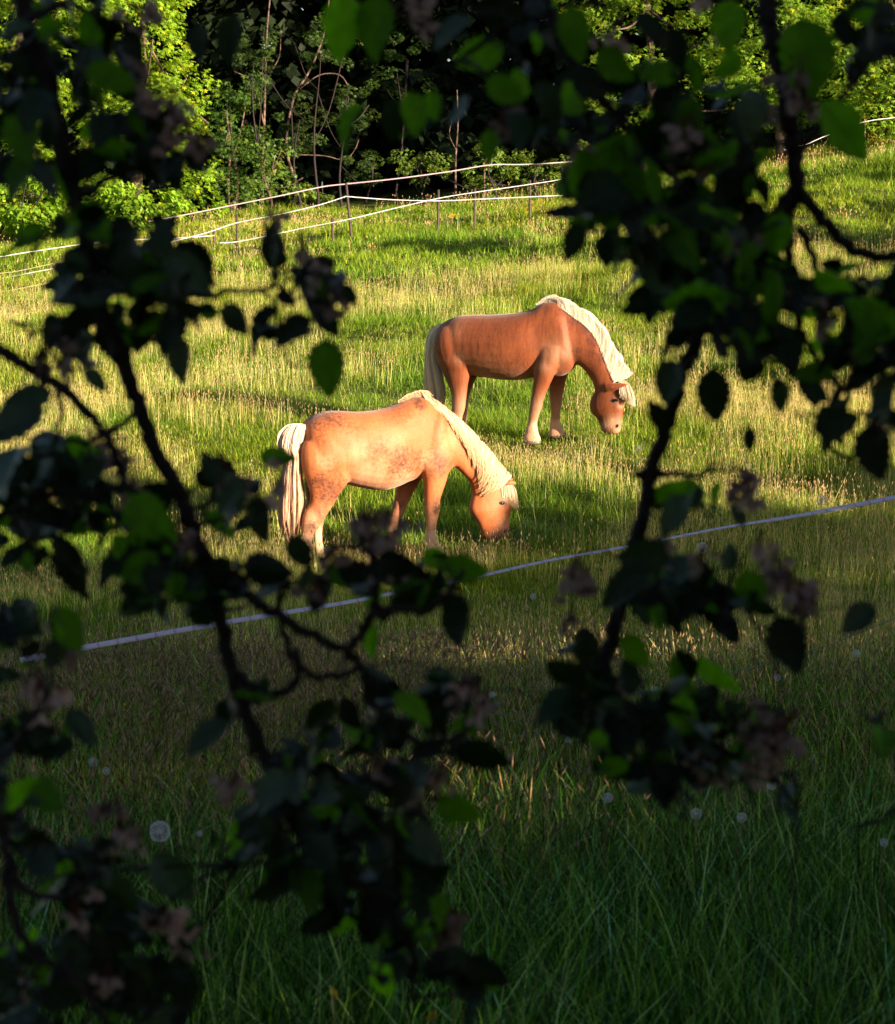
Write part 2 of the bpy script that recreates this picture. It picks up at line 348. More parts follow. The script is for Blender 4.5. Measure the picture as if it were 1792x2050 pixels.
for (u, v, d, rx, rz, nn, lab) in ((600, 250, 61, .8, 1.0, 1000, 'dim leafy sapling inside the dark gap between the two bare trunks'), (690, 200, 61.5, .9, 1.1, 1100, 'dim leafy tree in the dark gap right of the crooked trunk'), (520, 120, 61, .7, 1.2, 1000, 'dim leafy tree behind the slim upright trunk'), (800, 150, 63, 1.3, 1.3, 1300, 'dim leafy tree right of the dark gap above the loose bush'), (740, 330, 61.5, 1.0, .6, 900, 'dim low growth at the bottom of the dark gap'), (640, 80, 61, 1.1, 1.0, 1000, 'dim leaves high in the dark gap')):
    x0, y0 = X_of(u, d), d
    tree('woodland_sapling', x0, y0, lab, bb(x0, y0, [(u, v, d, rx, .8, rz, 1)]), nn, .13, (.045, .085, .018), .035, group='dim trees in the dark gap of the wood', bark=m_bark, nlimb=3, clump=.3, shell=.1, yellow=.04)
# bare trunks in the dark gap
def bare(u0, v0, pts, d, r, lab, twigs=()):
    b = at(u0, v0, d); z0 = float(gz(b.x, b.y)); t = thing('bare_tree', (b.x, b.y, z0), lab, 'tree', 0, 'bare trunks in the dark gap')
    P = [(0, 0, -.1)]+[tuple(at(u, v, d)-Vector((b.x, b.y, z0))) for u, v in pts]; P = catmull(P, 4); mb = MB()
    tube(mb, P, np.linspace(r, r*.45, len(P)), 8, wob=.12); mb.build('trunk', m_trunk, t)
    for tw in twigs:
        mb = MB(); Q = catmull([tuple(at(u, v, d-.1)-Vector((b.x, b.y, z0))) for u, v in tw], 4); tube(mb, Q, np.linspace(r*.42, .012, len(Q)), 6, wob=.15); mb.build('branch', m_trunk, t)
bare(525, 415, [(526, 330), (529, 240), (531, 160), (533, 90), (538, 20), (545, -40)], 62, .045, 'slim upright bare trunk, leftmost in the dark gap', [[(528, 250), (518, 200), (500, 160), (468, 142)], [(531, 170), (545, 140), (560, 110), (562, 60)]])
bare(607, 410, [(590, 360), (575, 310), (575, 260), (590, 190), (615, 150), (640, 95), (655, 40), (660, -30)], 62.5, .05, 'crooked leaning bare trunk with pinkish bark in the dark gap', [[(588, 230), (610, 225), (632, 208)], [(600, 178), (640, 150), (680, 150), (700, 175), (716, 178)], [(560, 312), (600, 310), (650, 312), (690, 320), (710, 300), (718, 280)]])
bare(455, 400, [(457, 350), (460, 320), (458, 260)], 62.5, .06, 'short dim stem among the shaded maple leaves')
bare(912, 385, [(912, 330), (914, 290), (917, 240), (915, 180)], 61, .035, 'thin pale trunk right of the dark gap behind the tapes', [[(913, 300), (900, 270), (905, 240)]])
bare(970, 385, [(970, 340), (976, 310), (978, 270)], 58.2, .03, 'very thin sapling stem in the feathery bush')
bare(1755, 232, [(1757, 180), (1750, 120), (1745, 60)], 62, .07, 'dim trunk under the rightmost maple')
# the wood behind, its deep shade put into near-black leaf colours
bl = [(x, 71+4*(k % 2), float(gz(x, 72))+zc, 3.6, 3.0, 4.2, 1) for k, x in enumerate(np.arange(-30, 42, 3.0)) for zc in (2.2, 7.5, 13, 18)]
bl += [(x, y, float(gz(x, y))+zc, 3.4, 2.6, 4.0, 1.2) for (x, y) in ((16.5, 57.5), (20, 58), (24, 57), (28, 55), (33, 52), (20, 62), (26, 62)) for zc in (2.5, 8, 13)]  # crowns added out of view to keep the sun off the wood
pos, ow, ci, nc = crown_points(bl, 120000, 1.1, .05, 30)
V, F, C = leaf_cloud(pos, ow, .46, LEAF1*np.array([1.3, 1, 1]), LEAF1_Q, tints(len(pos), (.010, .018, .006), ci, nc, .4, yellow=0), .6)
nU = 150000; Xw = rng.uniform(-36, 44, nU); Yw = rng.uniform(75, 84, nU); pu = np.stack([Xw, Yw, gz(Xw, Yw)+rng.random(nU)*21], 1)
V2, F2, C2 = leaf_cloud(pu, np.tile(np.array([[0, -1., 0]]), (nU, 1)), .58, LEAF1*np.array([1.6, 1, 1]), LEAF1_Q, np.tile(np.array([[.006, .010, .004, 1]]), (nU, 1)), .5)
F = np.concatenate([F, F2+len(V)]); V = np.concatenate([V, V2]); C = np.concatenate([C, C2])
link('woodland', mesh('woodland', V, F, m_shaded, {'tint': C}), kind='stuff', label='dark mass of woodland behind the edge trees', category='woodland')

# hedgerow and field trees outside the picture whose shade lies over the near grass
ORD = ['first', 'second', 'third', 'fourth', 'fifth', 'sixth', 'seventh', 'eighth', 'ninth', 'tenth', 'eleventh', 'twelfth', 'thirteenth', 'fourteenth', 'fifteenth', 'sixteenth', 'seventeenth', 'eighteenth', 'nineteenth', 'twentieth']
TS = math.tan(SUN_EL); SX, SY = math.sin(SUN_AZ), math.cos(SUN_AZ)
def shade_tree(x, y, h, r, lab, n=3200, size=.30, row=None):
    if row is None: bl = [(0, 0, h*.56, r, r, h*.44, 1), (.4*r, -.3*r, h*.35, r*.7, r*.7, h*.3, .6)]
    else: bl = [(row[0]*k*r*.55, row[1]*k*r*.55, h*.60, r*.62, r*.55, h*.40, 1) for k in (-1.2, -.4, .4, 1.2)]+[(0, 0, h*.3, r, r*.7, h*.3, .7)]
    tree('hedgerow_tree', x, y, lab, bl, n, size, (.06, .11, .02), .10, cat='tree', group='hedgerow trees beside the meadow', shell=.1, clump=.38, tmpl=1, nlimb=6, trunk_top=.6)
# the hedgerow runs so that its top lays the edge of the shade along the horses' feet
EDGE = [hit(u, v) for u, v in ((-500, 1185), (0, 1165), (600, 1158), (1000, 1092), (1400, 1020), (1792, 955), (2300, 880))]
def edge_t(x, y):
    best = None
    for a, b in zip(EDGE[:-1], EDGE[1:]):
        d = (b.x-a.x, b.y-a.y); den = (-SX)*(-d[1])-(-SY)*(-d[0])
        # (x,y) + t*(-SX,-SY) = a + q*d
        M_ = np.array([[-SX, -d[0]], [-SY, -d[1]]]); t, q = np.linalg.solve(M_, np.array([a.x-x, a.y-y]))
        if t > 0 and -.02 <= q <= 1.02: best = (t, a.z+(b.z-a.z)*q)
    return best
hx0, hy0, hx1, hy1 = 6.6, 2.2, 33.0, 15.5; nh = 13
for k in range(nh):
    f = k/(nh-1); x, y = hx0+(hx1-hx0)*f, hy0+(hy1-hy0)*f; e = edge_t(x, y)
    if e is None: h = 5.0
    else: h = e[1]+e[0]*TS-float(gz(x, y))+.66
    print('hedge', round(x, 1), round(y, 1), round(h, 2))
    shade_tree(x, y, max(1.6, min(h, 9)), 1.75, ORD[k]+' hedgerow tree along the meadow from the viewpoint, outside the right picture edge', 5200, .25, (.894, .447))
for k, (x, y, h, r) in enumerate(((3.2, -1.6, 4.6, 1.9), (5.6, -.6, 4.2, 1.9), (7.6, .2, 3.6, 1.8), (6.4, -3.4, 5.6, 2.4), (9.5, -2.5, 5, 2.4), (.5, -4.0, 5, 2.3), (-3.0, -3.8, 5, 2.3), (3.0, -4.6, 5.5, 2.4), (-5.0, -1.5, 4.5, 2.0), (10.8, 1.2, 3.6, 1.8), (14, 2.6, 3.6, 1.9))):  # unseen trees added to block sun and sky from behind the viewpoint
    shade_tree(x, y, h, r, ORD[k]+' dense unseen tree added for shade behind the viewpoint', 3600)
for n_, (u, v, t, r) in enumerate(((690, 512, 18, 1.0), (1060, 590, 11, .55), (1290, 738, 11, .7), (1560, 372, 17, 2.1), (1480, 420, 22, 1.6))):
    g = hit(u, v); x, y = g.x+SX*t, g.y+SY*t; h = g.z+t*TS-float(gz(x, y)); print('field tree', round(x, 1), round(y, 1), round(h, 1), 'clear', round(x-.235*y-r, 1))
    if x-.235*y-r > .3: shade_tree(x, y, h, r, ORD[n_]+' lone field tree standing outside the picture to the right of the horses', 1700)

# ------------------------------------------------------------------ horses
def coat_mat(name, base, base2, dark, pale, spot=.8):
    m, nt, out = newmat(name); p = N(nt, 'ShaderNodeBsdfPrincipled'); p.inputs['Roughness'].default_value = .55
    p.inputs['Specular IOR Level'].default_value = .25
    p.inputs['Sheen Weight'].default_value = .15; p.inputs['Sheen Roughness'].default_value = .4
    a = attr(nt, 'coat'); sep = N(nt, 'ShaderNodeSeparateColor'); nt.links.new(a.outputs['Color'], sep.inputs[0])
    n1 = noise(nt, 5, 4); n2 = noise(nt, 30, 7, rough=.78); n3 = noise(nt, 120, 3)
    c = ramp(nt, n1, [(.3, base), (.7, base2)])
    def mul(x, y, op='MULTIPLY', clamp=True):
        q = N(nt, 'ShaderNodeMath'); q.operation = op; q.use_clamp = clamp
        for k, vv in enumerate((x, y)):
            if hasattr(vv, 'is_output'): nt.links.new(vv, q.inputs[k])
            else: q.inputs[k].default_value = vv
        return q.outputs[0]
    c = mix(nt, sep.outputs[0], c, rgb(pale))
    mask = mul(mul(mul(sep.outputs[1], 1.15), mul(mul(n2, .50, 'SUBTRACT', False), 4.2, clamp=False), 'ADD'), mul(sep.outputs[1], 2.6))
    c = mix(nt, mul(mask, spot), c, rgb(dark))
    c = mix(nt, sep.outputs[2], c, rgb((.09, .05, .042)))
    tc_ = nt.nodes.new('ShaderNodeTexCoord'); mp_ = N(nt, 'ShaderNodeMapping'); mp_.inputs['Scale'].default_value = (45, 45, 150); mp_.inputs['Rotation'].default_value = (0, .5, 0); nt.links.new(tc_.outputs['Object'], mp_.inputs[0])
    hn = N(nt, 'ShaderNodeTexNoise'); hn.inputs['Scale'].default_value = 1.0; hn.inputs['Detail'].default_value = 6; hn.inputs['Roughness'].default_value = .75; nt.links.new(mp_.outputs[0], hn.inputs['Vector']); n3 = hn.outputs[0]
    c = mix(nt, .42, c, ramp(nt, n3, [(.32, (.35, .32, .30)), (.62, (1, 1, 1))]), 'MULTIPLY')
    nt.links.new(c, p.inputs['Base Color'])
    b = N(nt, 'ShaderNodeBump'); b.inputs['Strength'].default_value = .5; b.inputs['Distance'].default_value = .006
    nt.links.new(n3, b.inputs['Height'])
    tc2 = nt.nodes.new('ShaderNodeTexCoord'); mp2 = N(nt, 'ShaderNodeMapping'); mp2.inputs['Scale'].default_value = (13, 3, 4.5); mp2.inputs['Rotation'].default_value = (0, .35, 0); nt.links.new(tc2.outputs['Object'], mp2.inputs[0])
    rn = N(nt, 'ShaderNodeTexNoise'); rn.inputs['Scale'].default_value = 1.0; rn.inputs['Detail'].default_value = 2; nt.links.new(mp2.outputs[0], rn.inputs['Vector'])
    b2 = N(nt, 'ShaderNodeBump'); b2.inputs['Strength'].default_value = .24; b2.inputs['Distance'].default_value = .035; nt.links.new(rn.outputs[0], b2.inputs['Height']); nt.links.new(b2.outputs[0], b.inputs['Normal'])
    nt.links.new(b.outputs[0], p.inputs['Normal']); nt.links.new(p.outputs[0], out.inputs[0]); return m
def hair_mat():
    m, nt, out = newmat('flaxen_hair'); p = N(nt, 'ShaderNodeBsdfPrincipled'); p.inputs['Roughness'].default_value = .5
    a = attr(nt, 'tint'); nt.links.new(a.outputs['Color'], p.inputs['Base Color']); p.inputs['Specular IOR Level'].default_value = .3
    tr = nt.nodes.new('ShaderNodeBsdfTranslucent'); nt.links.new(a.outputs['Color'], tr.inputs[0])
    mx = nt.nodes.new('ShaderNodeMixShader'); mx.inputs[0].default_value = .2
    nt.links.new(p.outputs[0], mx.inputs[1]); nt.links.new(tr.outputs[0], mx.inputs[2]); nt.links.new(mx.outputs[0], out.inputs[0]); return m
m_hair = hair_mat()
m_hoof = plain('hoof_horn', (.16, .12, .10), .5)
m_eye = plain('dark_eye', (.012, .008, .007), .12, .6)
m_lid = plain('eyelid', (.03, .018, .014), .6)

class Horse:
    def __init__(s, kind, ox, oy, k, u0, dist, heading, label, mat):
        s.ox, s.oy, s.k = ox, oy, k
        a = math.radians(heading); s.f = Vector((math.cos(a), math.sin(a), 0)); s.l = Vector((-math.sin(a), math.cos(a), 0)); s.a = a
        x = X_of(u0, dist); s.P = Vector((x, dist, float(gz(x, dist)))); s.mat = mat
        s.root = thing('horse', s.P, label, 'horse', a, 'grazing horses'); s.mb = MB()
    def L(s, zx, zy, lat=0.0):
        """picture point on the upright plane through the horse (shifted by lat) -> horse-local x,y,z"""
        u = (s.ox+zx/s.k)*.78735; v = (s.oy+zy/s.k)*.78735
        r = ray(u, v); q = s.P+s.l*lat; t = (q-CAM).dot(s.l)/r.dot(s.l); p = CAM+r*t-s.P
        return np.array([p.dot(s.f), lat, p.z])
    def loft(s, secs, lat=0.0, n=26, sub=5, e=2.2, mb=None):
        rows = []
        for (ax, ay, bx, by, w) in secs:
            A = s.L(ax, ay, lat); B = s.L(bx, by, lat); rows.append(np.concatenate([(A+B)/2, (A-B)/2, [w]]))
        rows = [np.concatenate([q[:3], q[3:6]*(1+.0065/max(np.linalg.norm(q[3:6]), .02)), [q[6]+.0065]]) for q in rows] if mb is None else rows
        R = catmull(rows, sub); th = np.linspace(0, 2*PI, n, endpoint=False)
        c = np.sign(np.cos(th))*np.abs(np.cos(th))**(2/e); si = np.sign(np.sin(th))*np.abs(np.sin(th))**(2/e)
        V = R[:, None, :3]+R[:, None, 3:6]*c[None, :, None]
        V = V.copy(); V[:, :, 1] += R[:, 6:7]*si[None, :]; m = len(R)
        i = np.arange(m-1)[:, None]*n; j = np.arange(n)[None, :]; j2 = (j+1) % n
        Q = np.stack([i+j, i+j2, i+n+j2, i+n+j], -1).reshape(-1, 4); V = V.reshape(-1, 3)
        V = np.concatenate([V, R[:1, :3], R[-1:, :3]]); jj = np.arange(n)
        T1 = np.stack([np.full(n, m*n), (jj+1) % n, jj], 1); T2 = np.stack([np.full(n, m*n+1), (m-1)*n+jj, (m-1)*n+(jj+1) % n], 1)
        # outward orientation
        vol = 0
        (mb or s.mb).add(V, np.concatenate([T1, T2]), Q)
        return R
    def blob(s, zx, zy, lat, rx, ry, rz, tilt=0):
        c = s.L(zx, zy, 0); c[1] = lat; n, m = 16, 10; V = []
        for i in range(1, m):
            for j in range(n):
                t = PI*i/m; f = 2*PI*j/n; V.append((rx*math.sin(t)*math.cos(f), ry*math.sin(t)*math.sin(f), rz*math.cos(t)))
        V = np.array(V+[(0, 0, rz), (0, 0, -rz)]); ct, st = math.cos(tilt), math.sin(tilt)
        V = np.stack([V[:, 0]*ct-V[:, 2]*st, V[:, 1], V[:, 0]*st+V[:, 2]*ct], 1)+c
        i = np.arange(m-2)[:, None]*n; j = np.arange(n)[None]; j2 = (j+1) % n
        Q = np.stack([i+j, i+n+j, i+n+j2, i+j2], -1).reshape(-1, 4); a = (m-1)*n; jj = np.arange(n)
        T = np.concatenate([np.stack([np.full(n, a), jj, (jj+1) % n], 1), np.stack([np.full(n, a+1), (m-2)*n+(jj+1) % n, (m-2)*n+jj], 1)])
        s.mb.add(V, T, Q)
    def body(s, paint, voxel=.0105):
        V = np.concatenate(s.mb.V); F = [np.concatenate(s.mb.T), np.concatenate(s.mb.Q)]
        me = mesh('body_cage', V, F); o = bpy.data.objects.new('body_cage', me); COL.objects.link(o)
        # make all shells face outward
        import bmesh
        bm = bmesh.new(); bm.from_mesh(me); bmesh.ops.recalc_face_normals(bm, faces=bm.faces); bm.to_mesh(me); bm.free()
        r = o.modifiers.new('r', 'REMESH'); r.mode = 'VOXEL'; r.voxel_size = voxel; r.use_smooth_shade = True
        sm = o.modifiers.new('s', 'SMOOTH'); sm.factor = .6; sm.iterations = 10
        dg = bpy.context.evaluated_depsgraph_get(); dg.update(); ev = o.evaluated_get(dg)
        m2 = bpy.data.meshes.new_from_object(ev); bpy.data.objects.remove(o)
        n = len(m2.vertices); co = np.empty(n*3, np.float32); m2.vertices.foreach_get('co', co); co = co.reshape(-1, 3)
        C = np.ones((n, 4), np.float32); C[:, :3] = paint(s, co)
        a = m2.attributes.new('coat', 'FLOAT_COLOR', 'POINT'); a.data.foreach_set('color', C.ravel())
        m2.polygons.foreach_set('use_smooth', np.ones(len(m2.polygons), bool)); m2.materials.clear(); m2.materials.append(s.mat)
        m2.name = 'horse_body'; s.bodyo = link('body', m2, s.root)
    def strands(s, name, roots, fn, col, width=.004, steps=9, core=None):
        """fn(i) -> list of local points; flat ribbons of hair"""
        V = []; Q = []; C = []; k = 0
        for i in range(roots):
            P, w = fn(i); P = catmull(P, 3); m = len(P); T = np.gradient(P, axis=0); T /= np.linalg.norm(T, axis=1)[:, None]+1e-9
            sd_ = np.cross(T, np.array([rng.normal(0, .5), 1, rng.normal(0, .5)])); sd_ /= np.linalg.norm(sd_, axis=1)[:, None]+1e-9
            ww = w*np.linspace(1, .25, m)[:, None]; V.append(P-sd_*ww); V.append(P+sd_*ww)
            j = np.arange(m-1); Q.append(np.stack([k+j, k+j+1, k+m+j+1, k+m+j], 1)); k += 2*m
            c = col(i, np.linspace(0, 1, m)); C.append(c); C.append(c)
        me = mesh(name, np.concatenate(V), np.concatenate(Q), m_hair, {'tint': np.concatenate(C)}, True); return link(name, me, s.root)
def gauss(co, c, r):
    d = np.sqrt((co[:, 0]-c[0])**2+(co[:, 2]-c[2])**2); return np.exp(-(d/r)**2*1.2)
def lerprow(R, t):
    """point on the neck: t along rows 0..1, s across 0 (crest) .. 1 (throat)"""
    x = t*(len(R)-1); i = int(min(max(math.floor(x), 0), len(R)-2)); f = x-i; return R[i]*(1-f)+R[i+1]*f
def on_neck(R, t, s, side, off=.012):
    r = lerprow(R, min(max(t, 0), 1)); c, h, w = r[:3], r[3:6], r[6]
    q = c+h*(1-2*s); q = q.copy(); q[1] += side*(w*math.sqrt(max(0, 1-(1-2*s)**2))+off); return q
def cream(i, t, a=(.74, .60, .42), b=(.62, .42, .24), g=.25, k0=0., k1=.7):
    v = 1+rng.uniform(-g, g*.6); f = (k0+(k1-k0)*t)*rng.uniform(.4, 1.2); c = np.array(a)[None]*(1-f[:, None])+np.array(b)[None]*f[:, None]
    return np.concatenate([c*v, np.ones((len(t), 1))], 1)
TONE = {}
def locks(n, total, amp=.2, **ranges):
    L_ = {k: rng.uniform(v[0], v[1], n) for k, v in ranges.items()}; L_['tone'] = 1+rng.uniform(-amp, amp*.6, n); L_['which'] = rng.integers(0, n, total); return L_
def lockcream(L_, a, b, g=.14, k1=1.0):
    return lambda i, t: cream(i, t, a, b, g, 0, k1)*np.array([[L_['tone'][L_['which'][i]]]*3+[1]])
def tail(h, rows, n, top, bot, ydepth=.07, seed=0):
    Y = np.array([r[0] for r in rows]); Lx = np.array([r[1] for r in rows]); Rx = np.array([r[2] for r in rows])
    K = locks(70, n, .16, u=(.02, .98), e=(.70, 1.0), w=(-.05, .05), lat=(-1, 1))
    def f(i):
        k = K['which'][i]; u = K['u'][k]; e = K['e'][k]*rng.uniform(.9, 1.0); lat = (K['lat'][k]+rng.normal(0, .2))*ydepth; P = []; w1 = K['w'][k]; j0 = rng.normal(0, .045); ph = rng.uniform(0, 6)
        if rng.random() < .08: j0 *= 2.2
        for q in np.linspace(0, e, 12):
            y = Y[0]+(Y[-1]-Y[0])*q; l = np.interp(y, Y, Lx); r = np.interp(y, Y, Rx); uu = u+w1*q*2+j0*(1-.75*q)+.012*math.sin(ph+q*9)
            p = h.L(l+(r-l)*uu, y, -.05); p[1] = -.05+lat*math.sqrt(max(0, 1-(2*min(max(uu, 0), 1)-1)**2))*(.6+.5*math.sin(min(1, q*2.5)*PI/2)); P.append(p)
        P.insert(0, (P[0]+h.L(top[0], top[1], 0))/2); P.insert(0, h.L(top[0]+rng.uniform(-10, 10), top[1]+rng.uniform(-18, 25), 0))
        return P, .0021
    h.strands('tail', n, f, lockcream(K, (.84, .70, .54), bot, .2))

# ---- the near horse
m_coat1 = coat_mat('golden_chestnut_coat', (.40, .105, .030), (.46, .145, .048), (.075, .028, .016), (.70, .43, .26), .9)
A = Horse('near', 680, 960, 2.7152, 745, 18.0, 20, 'golden chestnut horse with mud flecked flank and pale mane, grazing nearest the camera', m_coat1)
A.loft([(238,345,230,540,.08),(270,300,246,640,.19),(330,262,330,670,.245),(420,236,430,695,.275),(520,235,530,728,.285),(620,240,630,752,.295),(720,234,720,768,.30),(800,219,810,770,.295),(880,192,900,742,.27),(950,160,980,708,.235),(1030,135,1080,690,.205),(1100,150,1165,690,.195),(1150,205,1235,660,.175),(1190,280,1275,605,.12)])
neckA = A.loft([(1060,140,1230,640,.13),(1170,200,1283,612,.125),(1275,285,1330,645,.098),(1362,368,1368,682,.084),(1450,465,1395,712,.077),(1530,570,1410,752,.076),(1592,650,1420,800,.08),(1640,705,1430,840,.085)])
A.loft([(1650,692,1425,790,.07),(1680,765,1403,868,.088),(1682,850,1400,920,.098),(1672,930,1425,962,.082),(1666,990,1460,1012,.062),(1662,1040,1478,1055,.056),(1652,1085,1490,1095,.056),(1632,1112,1512,1120,.044)])
A.loft([(1040,470,1250,470,.06),(1062,560,1262,560,.078),(1070,650,1245,650,.084),(1085,720,1225,722,.074),(1087,790,1202,792,.06),(1090,850,1186,852,.05),(1090,915,1184,918,.05),(1098,960,1172,962,.04),(1101,1020,1163,1022,.031),(1101,1065,1160,1066,.031),(1093,1110,1172,1112,.041),(1096,1140,1182,1146,.037),(1094,1165,1198,1168,.05),(1090,1205,1222,1205,.058)], -.14, 18)
A.loft([(960,600,1110,600,.075),(925,690,1060,692,.07),(897,750,1025,752,.06),(885,820,985,824,.051),(870,888,955,894,.048),(855,940,936,946,.045),(842,980,905,990,.035),(832,1040,890,1050,.031),(823,1100,884,1106,.037),(820,1130,886,1140,.038),(815,1155,890,1168,.05),(812,1196,890,1206,.057)], .14, 18)
A.loft([(262,440,440,440,.06),(238,500,520,510,.115),(233,570,560,625,.13),(245,640,560,700,.108),(268,700,530,750,.09),(288,760,495,800,.075),(300,820,458,866,.062),(290,880,420,924,.052),(256,938,378,986,.05),(244,990,348,1036,.046),(240,1055,318,1076,.037),(231,1120,305,1130,.033),(226,1180,300,1186,.033),(216,1230,300,1236,.041),(211,1265,300,1270,.048),(204,1310,306,1312,.058)], -.145, 18)
A.loft([(280,600,480,640,.09),(262,700,430,760,.07),(268,780,405,835,.06),(276,860,395,905,.052),(294,940,388,975,.048),(312,1020,378,1032,.04),(318,1080,372,1086,.034),(323,1150,380,1150,.033),(330,1205,390,1200,.038),(336,1238,400,1235,.047),(333,1285,410,1278,.056)], .15, 18)
A.blob(1120, 400, -.13, .10, .09, .21, -.25); A.blob(1120, 400, .13, .10, .09, .21, -.25)
A.blob(1190, 540, -.12, .10, .08, .10); A.blob(1190, 540, .12, .10, .08, .10)
A.blob(400, 520, -.17, .19, .13, .22, .2); A.blob(400, 520, .17, .19, .13, .22, .2)
A.blob(700, 560, 0, .36, .305, .22)
A.blob(1475, 865, 0, .075, .092, .09); A.blob(1622, 850, 0, .03, .104, .035)
A.loft([(1622,745,1668,705,.03),(1650,742,1690,712,.033),(1685,740,1708,722,.022),(1718,738,1722,732,.006)], -.07, 12)
A.loft([(1615,730,1655,690,.03),(1640,720,1675,690,.033),(1668,712,1690,698,.022),(1700,705,1704,700,.006)], .07, 12)
def paintA(s, co):
    n = len(co); P = np.zeros((n, 3)); z = co[:, 2]
    G = lambda zx, zy, r: gauss(co, s.L(zx, zy), r/760)
    leg = smooth(1000, 1120, 0)
    zf = s.L(1130, 1000)[2]; zl = s.L(1130, 1200)[2]; zb = s.L(1130, 760)[2]
    pale = np.clip((zf-z)/(zf-zl)*2.2+.35, 0, 1)*(z < zf)*(co[:, 0] < s.L(1300, 900)[0]) ; pale = np.maximum(pale, .45*smooth(0, 1, (zb-z)/(zb-zf))*(co[:, 0] < s.L(1300, 900)[0]))
    for a in ((560,500,95,.55),(340,560,60,.5),(690,660,130,.6),(880,690,110,.75),(1180,420,90,.35),(1050,560,60,.5),(620,640,110,.7),(760,400,120,.25),(1240,430,80,.3),(1610,1000,60,.35),(1540,900,70,.12),(430,980,60,.3)):
        pale = np.maximum(pale, a[3]*G(*a[:3]))
    P[:, 0] = pale*np.where(z < s.L(1130, 780)[2], .95, .72)
    dk = np.zeros(n)
    for a in ((400,255,70,.55),(330,300,60,.5),(300,400,60,.35),(520,330,110,.28),(900,240,110,.25),(1180,330,90,.25),(980,560,80,.5),(700,480,110,.38),(460,820,60,.6),(1100,500,70,.35),(1220,560,60,.35),(1020,170,38,1.),(450,275,80,.5),(320,330,60,.45),(310,700,55,.85),(380,760,95,.75),(450,690,60,.5),(340,900,50,.5),(860,560,115,.62),(780,610,60,.4),(1130,590,65,.7),(1090,640,40,.5),(1130,900,38,.85),(1120,840,30,.4),(930,890,35,.6),(270,1010,40,.75),(240,1100,25,.4),(1440,600,60,.35),(360,600,90,.3),(560,380,40,.2),(1120,1140,30,.4)):
        dk = np.maximum(dk, a[3]*G(a[0], a[1], a[2]*1.3))
    P[:, 1] = dk
    P[:, 2] = np.clip(np.clip(1.1*G(1570, 1110, 60), 0, .6)+.85*G(1640, 1058, 17)+.75*G(1618, 866, 34)+.4*G(1575, 1085, 14)+.5*G(1540, 1075, 12)+.4*G(1510, 1062, 12), 0, .95)
    return P
A.body(paintA)
print('near horse hoof heights above ground (local):', [round(float(A.L(x, y, l)[2]), 3) for x, y, l in ((1150,1205,-.14),(850,1200,.14),(255,1311,-.145),(370,1282,.15))])
for (x, y, l) in ((1150,1205,-.14),(850,1200,.14),(255,1311,-.145),(370,1282,.15)):
    q = A.L(x, y, l); wq = A.P+A.f*q[0]+A.l*q[1]; print('   ground there', round(float(gz(wq.x, wq.y))-A.P.z, 3))
def eye(h, zx, zy, lat, r=.0165):
    c = h.L(zx, zy, lat)
    for nm, rr, sc_, mt in (('eye', r, (1.15, .55, .8), m_eye), ('eyelid', r*1.25, (1.4, .34, .8), m_lid)):
        m = MB(); n, k = 12, 8; V = []
        for i in range(k+1):
            for j in range(n): t = PI*i/k; f = 2*PI*j/n; V.append((rr*sc_[0]*math.sin(t)*math.cos(f), rr*sc_[1]*math.sin(t)*math.sin(f), rr*sc_[2]*math.cos(t)))
        i = np.arange(k)[:, None]*n; j = np.arange(n)[None]; j2 = (j+1) % n
        m.add(np.array(V)+c, None, np.stack([i+j, i+n+j, i+n+j2, i+j2], -1).reshape(-1, 4)); m.build(nm, mt, h.root)
eye(A, 1622, 866, -.104); eye(A, 1622, 866, .104)
def hoof(h, x0, x1, y0, y1, lat):
    mb = MB(); h.loft([(x0+6, y0, x1-8, y0, .045), (x0, y1, x1, y1, .058)], lat, 14, mb=mb); mb.build('hoof', m_hoof, h.root)
hoof(A, 1088, 1226, 1178, 1216, -.14); hoof(A, 810, 894, 1175, 1215, .14); hoof(A, 200, 310, 1280, 1320, -.145); hoof(A, 330, 414, 1255, 1292, .15)
def nostril(h, x, y, lat):
    mb = MB(); h.loft([(x-3, y-14, x+4, y-14, .003), (x-6, y-2, x+5, y-4, .006), (x-9, y+10, x-1, y+10, .003)], lat, 10, mb=mb); mb.build('nostril', m_lid, h.root)
nostril(A, 1640, 1062, -.052)
# near horse mane: rooted on the crest, falling over the side that faces the camera
KA = locks(260, 7500, .20, t=(0, 1), s=(.45, 1.08), dt=(.4, 1.2), off=(.010, .030), lift=(0, .04))
def maneA(i):
    k = KA['which'][i]; t0 = KA['t'][k]**.9; t = min(1, max(0, t0+rng.normal(0, .016))); crest = lerprow(neckA, t); fly = rng.random() < .05
    s1 = np.interp(t0, [0, .1, .25, .45, .7, .9, 1], [.06, .18, .44, .68, .80, .80, .66])*KA['s'][k]*rng.uniform(.82, 1.04); dt = np.interp(t0, [0, .25, .6, 1], [.05, .17, .17, .10])*KA['dt'][k]+rng.normal(0, .006)
    if fly: dt += rng.uniform(-.03, .06)
    lift = KA['lift'][k]*rng.uniform(.5, 1.3); P = [on_neck(neckA, t, .01, rng.uniform(-.2, .3), 0)]
    p = on_neck(neckA, t+.01, .0, 0, 0); d = crest[3:6]/np.linalg.norm(crest[3:6]); P.append(p+d*(.012+lift)+np.array([.008, -.01, 0])); off = KA['off'][k]+rng.uniform(-.004, .006)+(.015 if fly else 0); te = t0+(t-t0)*.25
    for q in (.25, .5, .75, 1):
        P.append(on_neck(neckA, (t*(1-q)+te*q)+.01+dt*q, .03+s1*q, -1, off+.003*rng.normal()))
    return P, .0019
A.strands('mane', 7500, maneA, lockcream(KA, (.88, .71, .48), (.66, .38, .17), .18))
